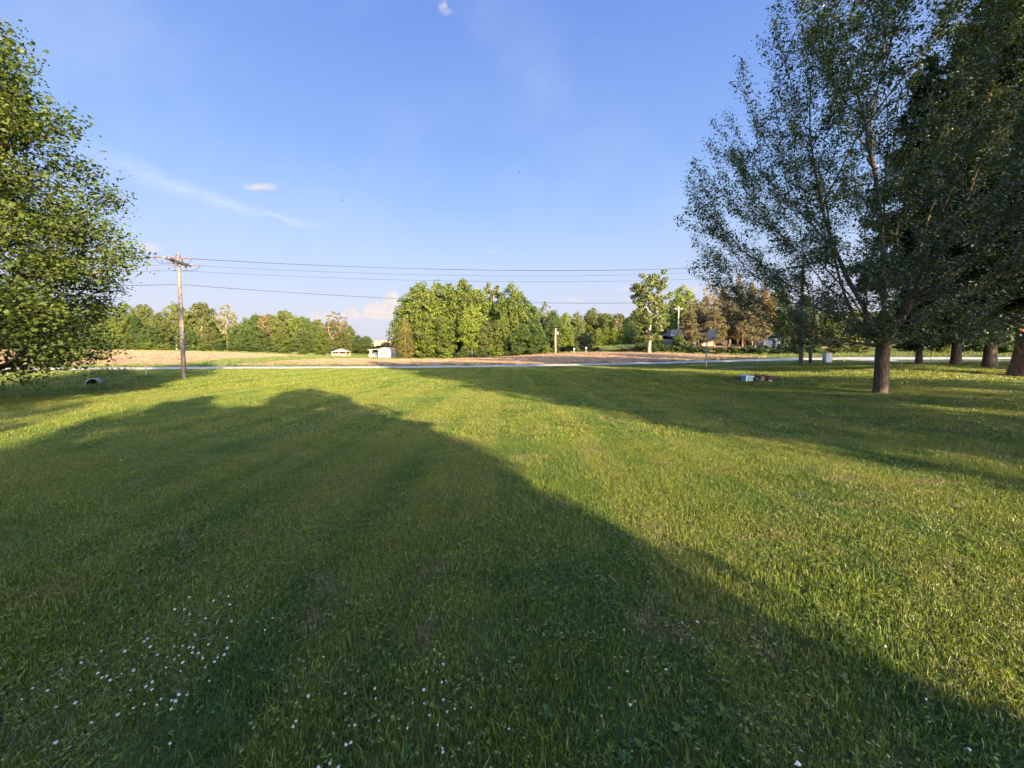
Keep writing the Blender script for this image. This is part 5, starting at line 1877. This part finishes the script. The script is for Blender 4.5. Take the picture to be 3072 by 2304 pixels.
for lev, cnt in enumerate((9, 7, 5, 3)):
    for k in range(cnt):
        x_ = (k - cnt / 2 + .5) * .115 + rr.uniform(-.03, .03)
        y_ = rr.uniform(-.12, .12)
        if first is None:
            first = b.build('brick', M_BRICK, root)
            o_ = first
        else:
            o_ = first.copy(); COL.objects.link(o_)
        o_.location = (x_, y_, .035 + lev * .074)
        o_.rotation_euler = (rr.uniform(-.12, .12), rr.uniform(-.12, .12), rr.uniform(-.5, .5) + (1.57 if rr.random() < .4 else 0))
b = MB(); b.box(0, 0, .10, .19, .19, .30)
tag(b.build('concrete_block', M_BLOCK, None, loc=at(762.3, 22.2) + Vector((0, 0, .03))), 'grey concrete block standing against the brick heap', 'block')
V = []
b = MB()
for k in range(520):
    x_, y_ = rr.gauss(0, .62), rr.gauss(0, .25)
    a_ = rr.uniform(0, 6.28)
    L_ = rr.uniform(.15, .5)
    z_ = abs(rr.gauss(.11, .10)) * max(.3, 1 - abs(x_) / 1.5)
    e = Vector((math.cos(a_) * L_, math.sin(a_) * L_, rr.uniform(-.05, .2)))
    b.tube([Vector((x_, y_, z_ - .02)), Vector((x_, y_, z_)) + e], .013, 3)
tag(b.build('twig_litter', M_TWIG, None, loc=at(758, 22.7)), 'dark twigs and ash heaped behind the crate', kind='stuff')
ah, _ = sheet('ash_patch', [(733, 21.9, 22.9), (745, 21.7, 23.3), (765, 21.6, 23.4), (778, 21.7, 23.2), (786, 22.1, 22.7)], .02, ground_mat('ash_soil', (.03, .022, .018), (.085, .055, .04), 4, None, .03), 7, 2, .05, 3)
tag(ah, 'burnt dark earth round the brick heap', kind='structure')
b = MB(); b.tube([(0, 0, .30), (.42, -.12, .03)], .018, 6)
tag(b.build('stick', M_PALEBARK, None, True, loc=at(753, 22.0)), 'pale stick leaning between crate and brick heap', 'stick')
b = MB(); b.box(0, 0, .05, .14, .1, .1, .5); b.box(.06, .02, .04, .08, .1, .08, 1.1)
tag(b.build('paper_scrap', M_WPLASTIC, None, loc=at(770.5, 21.7)), 'crumpled white scrap in front of the brick heap', 'litter')
b = MB(); b.box(0, 0, .03, .10, .08, .07, .7)
tag(b.build('paper_scrap', M_CREAM, None, loc=at(769, 22.05) + Vector((0, 0, .33))), 'small pale scrap on top of the brick heap', 'litter')

# ------------------------------------------------------------------ white clover in the lawn
CL = []
for x, y in [(1102, 412), (1226, 413), (1385, 435), (1424, 388), (1482, 408), (1600, 343), (1490, 461), (1133, 492), (1194, 492), (1228, 525), (1332, 551), (1500, 569), (1766, 548),
             (1718, 625), (1264, 657), (957, 683), (933, 700), (974, 734), (657, 762), (810, 764), (525, 838), (400, 882), (403, 937), (637, 905), (661, 934), (693, 925), (715, 951), (789, 909),
             (865, 888), (1020, 787), (1085, 800), (1127, 734), (1183, 728), (1225, 739), (1253, 739), (1350, 720), (1471, 676), (1474, 744), (1246, 774), (1285, 776), (1160, 790), (1131, 815),
             (1314, 808), (1410, 804), (1453, 786), (1390, 832), (1332, 866), (1184, 837), (1077, 870), (1171, 892), (211, 1003), (308, 1018), (142, 1075), (366, 1124), (489, 1097), (847, 1015),
             (947, 992), (986, 1011), (988, 962), (1160, 1044), (1210, 1046), (1044, 1074), (1113, 1082), (1138, 1086), (937, 1105), (866, 1131), (1017, 1113), (1110, 1138), (765, 1172), (593, 1226),
             (361, 1355), (1103, 1361), (1357, 955), (538, 8), (2095, 800), (1998, 1054)]:
    CL.append((x / 6.48, 533.3 + y / 6.48, 0))
for x, y in [(88, 613), (68, 652), (176, 437), (462, 644), (500, 640), (668, 610), (867, 659), (432, 420), (640, 383), (645, 455), (851, 245), (1000, 269), (1054, 114), (1118, 215), (981, 394), (1107, 341),
             (1136, 332), (982, 489), (1117, 464), (1198, 526), (1145, 548), (1312, 520), (1021, 573), (1077, 641), (1112, 804), (1114, 829), (1575, 667), (470, 763), (438, 777), (327, 905), (246, 935), (386, 932)]:
    CL.append((283.3 + x / 6.985, 633.3 + y / 6.985, 1))
for x, y in [(428, 290), (507, 287), (125, 329), (343, 535), (142, 545), (157, 719), (8, 777), (1487, 414), (1505, 988), (1925, 952), (1385, 70), (1700, 690)]:
    CL.append((600 + x / 5.217, 566.7 + y / 5.217, 2))
for x, y in [(565, 460), (574, 443), (1178, 329), (1202, 309)]:
    CL.append((x / 4.74, 366.7 + y / 4.74, 2))
r_ = np.random.RandomState(33)
heads = []
for v_ in range(3):
    bm = bmesh.new()
    bmesh.ops.create_icosphere(bm, subdivisions=2, radius=1)
    hv = np.array([v.co[:] for v in bm.verts])
    for v in bm.verts:
        sp = 1 + (.22 if (v.index * 7 + v_) % 3 == 0 else -.06) + r_.normal(0, .05)
        v.co = Vector((v.co.x * sp * .0105, v.co.y * sp * .0105, v.co.z * sp * .0095))
    me = bpy.data.meshes.new('clover_head')
    bm.to_mesh(me)
    bm.free()
    me.materials.append(M_PETAL)
    heads.append(me)
b = MB(); b.tube([(0, 0, -.10), (.006, .002, -.045), (0, 0, -.004)], .0012, 4)
stem0 = b.build('stem', M_STEM)
stem_me = stem0.data
bpy.data.objects.remove(stem0)
ORD = 'first second third fourth fifth sixth seventh eighth ninth tenth eleventh twelfth'.split()
GRP = {0: ('of the thick patch', 'clover in the thick patch'), 1: ('of the loose scatter', 'clover scattered close by'), 2: ('of the lone clover', 'lone clover heads')}
CLAB = {}
for gq in GRP:
    mem = sorted([i_ for i_, c_ in enumerate(CL) if c_[2] == gq], key=lambda i_: CL[i_][1])
    for b0 in range(0, len(mem), 8):
        for k_, i_ in enumerate(sorted(mem[b0:b0 + 8], key=lambda q_: CL[q_][0])):
            CLAB[i_] = 'white clover head %s from left in %s row %s' % (ORD[k_], ORD[b0 // 8], GRP[gq][0])
pt = R(2.44)
rc_ = random.Random(2)
for ic, (px, py, gq) in enumerate(CL):
    u, v = (px - 512) / F, (367 - py) / F
    dr = Vector((u, math.cos(pt) + v * math.sin(pt), -math.sin(pt) + v * math.cos(pt)))
    zt = .062
    s_ = (EYE - zt) / -dr.z
    q = Vector((0, 0, EYE)) + dr * s_
    o_ = bpy.data.objects.new('clover_flower', heads[rc_.randrange(3)])
    COL.objects.link(o_)
    o_.location = q
    k = rc_.uniform(.36, .74) * (1.0 if q.y < 4 else 1.25)
    o_.scale = (k, k, k * rc_.uniform(.8, 1.05))
    o_.rotation_euler = (rc_.uniform(-.4, .4), rc_.uniform(-.4, .4), rc_.uniform(0, 6))
    tag(o_, CLAB[ic], 'flower', GRP[gq][1])
    s2 = bpy.data.objects.new('stem', stem_me)
    COL.objects.link(s2)
    s2.parent = o_
# fallen pale leaf at the very front
u, v = (798 - 512) / F, (367 - 764.5) / F
dr = Vector((u, math.cos(pt) + v * math.sin(pt), -math.sin(pt) + v * math.cos(pt)))
q = Vector((0, 0, EYE)) + dr * ((EYE - .07) / -dr.z)
b = MB(); b.add([(-.016, 0, 0), (0, -.011, .004), (.016, 0, 0), (.004, .012, .006)], [(0, 1, 2, 3)])
b.add([(-.016, 0, -.001), (0, -.011, .003), (.016, 0, -.001), (.004, .012, .005)], [(3, 2, 1, 0)])
tag(b.build('fallen_petal', simple('pale_pink_petal', (.66, .52, .45), .8, .1, 60), None, loc=q), 'pale pink fallen petal on the grass tips', 'petal')

# birds
for px, py, Y, lab in ((345, 203, 70, 'dark bird flying just below the thin cirrus band'), (518.5, 176, 85, 'tiny dark bird high above the tree clump')):
    b = MB()
    b.tube([(-.16, 0, 0), (-.05, 0, .01), (.08, 0, .01), (.2, 0, 0)], [.015, .05, .05, .015], 6)
    b.add([(-.05, 0, .03), (.07, 0, .03), (.0, .36, .13), (-.08, .34, .12)], [(0, 1, 2, 3)])
    b.add([(-.05, 0, .035), (.07, 0, .035), (.0, -.36, .13), (-.08, -.34, .12)], [(0, 1, 2, 3)])
    o_ = b.build('bird', M_BIRD, None, False, ((px - 512) / F * Y, Y, EYE + (350 - py) / F * Y))
    o_.rotation_euler = (.2, .1, .6)
    tag(o_, lab, 'bird')
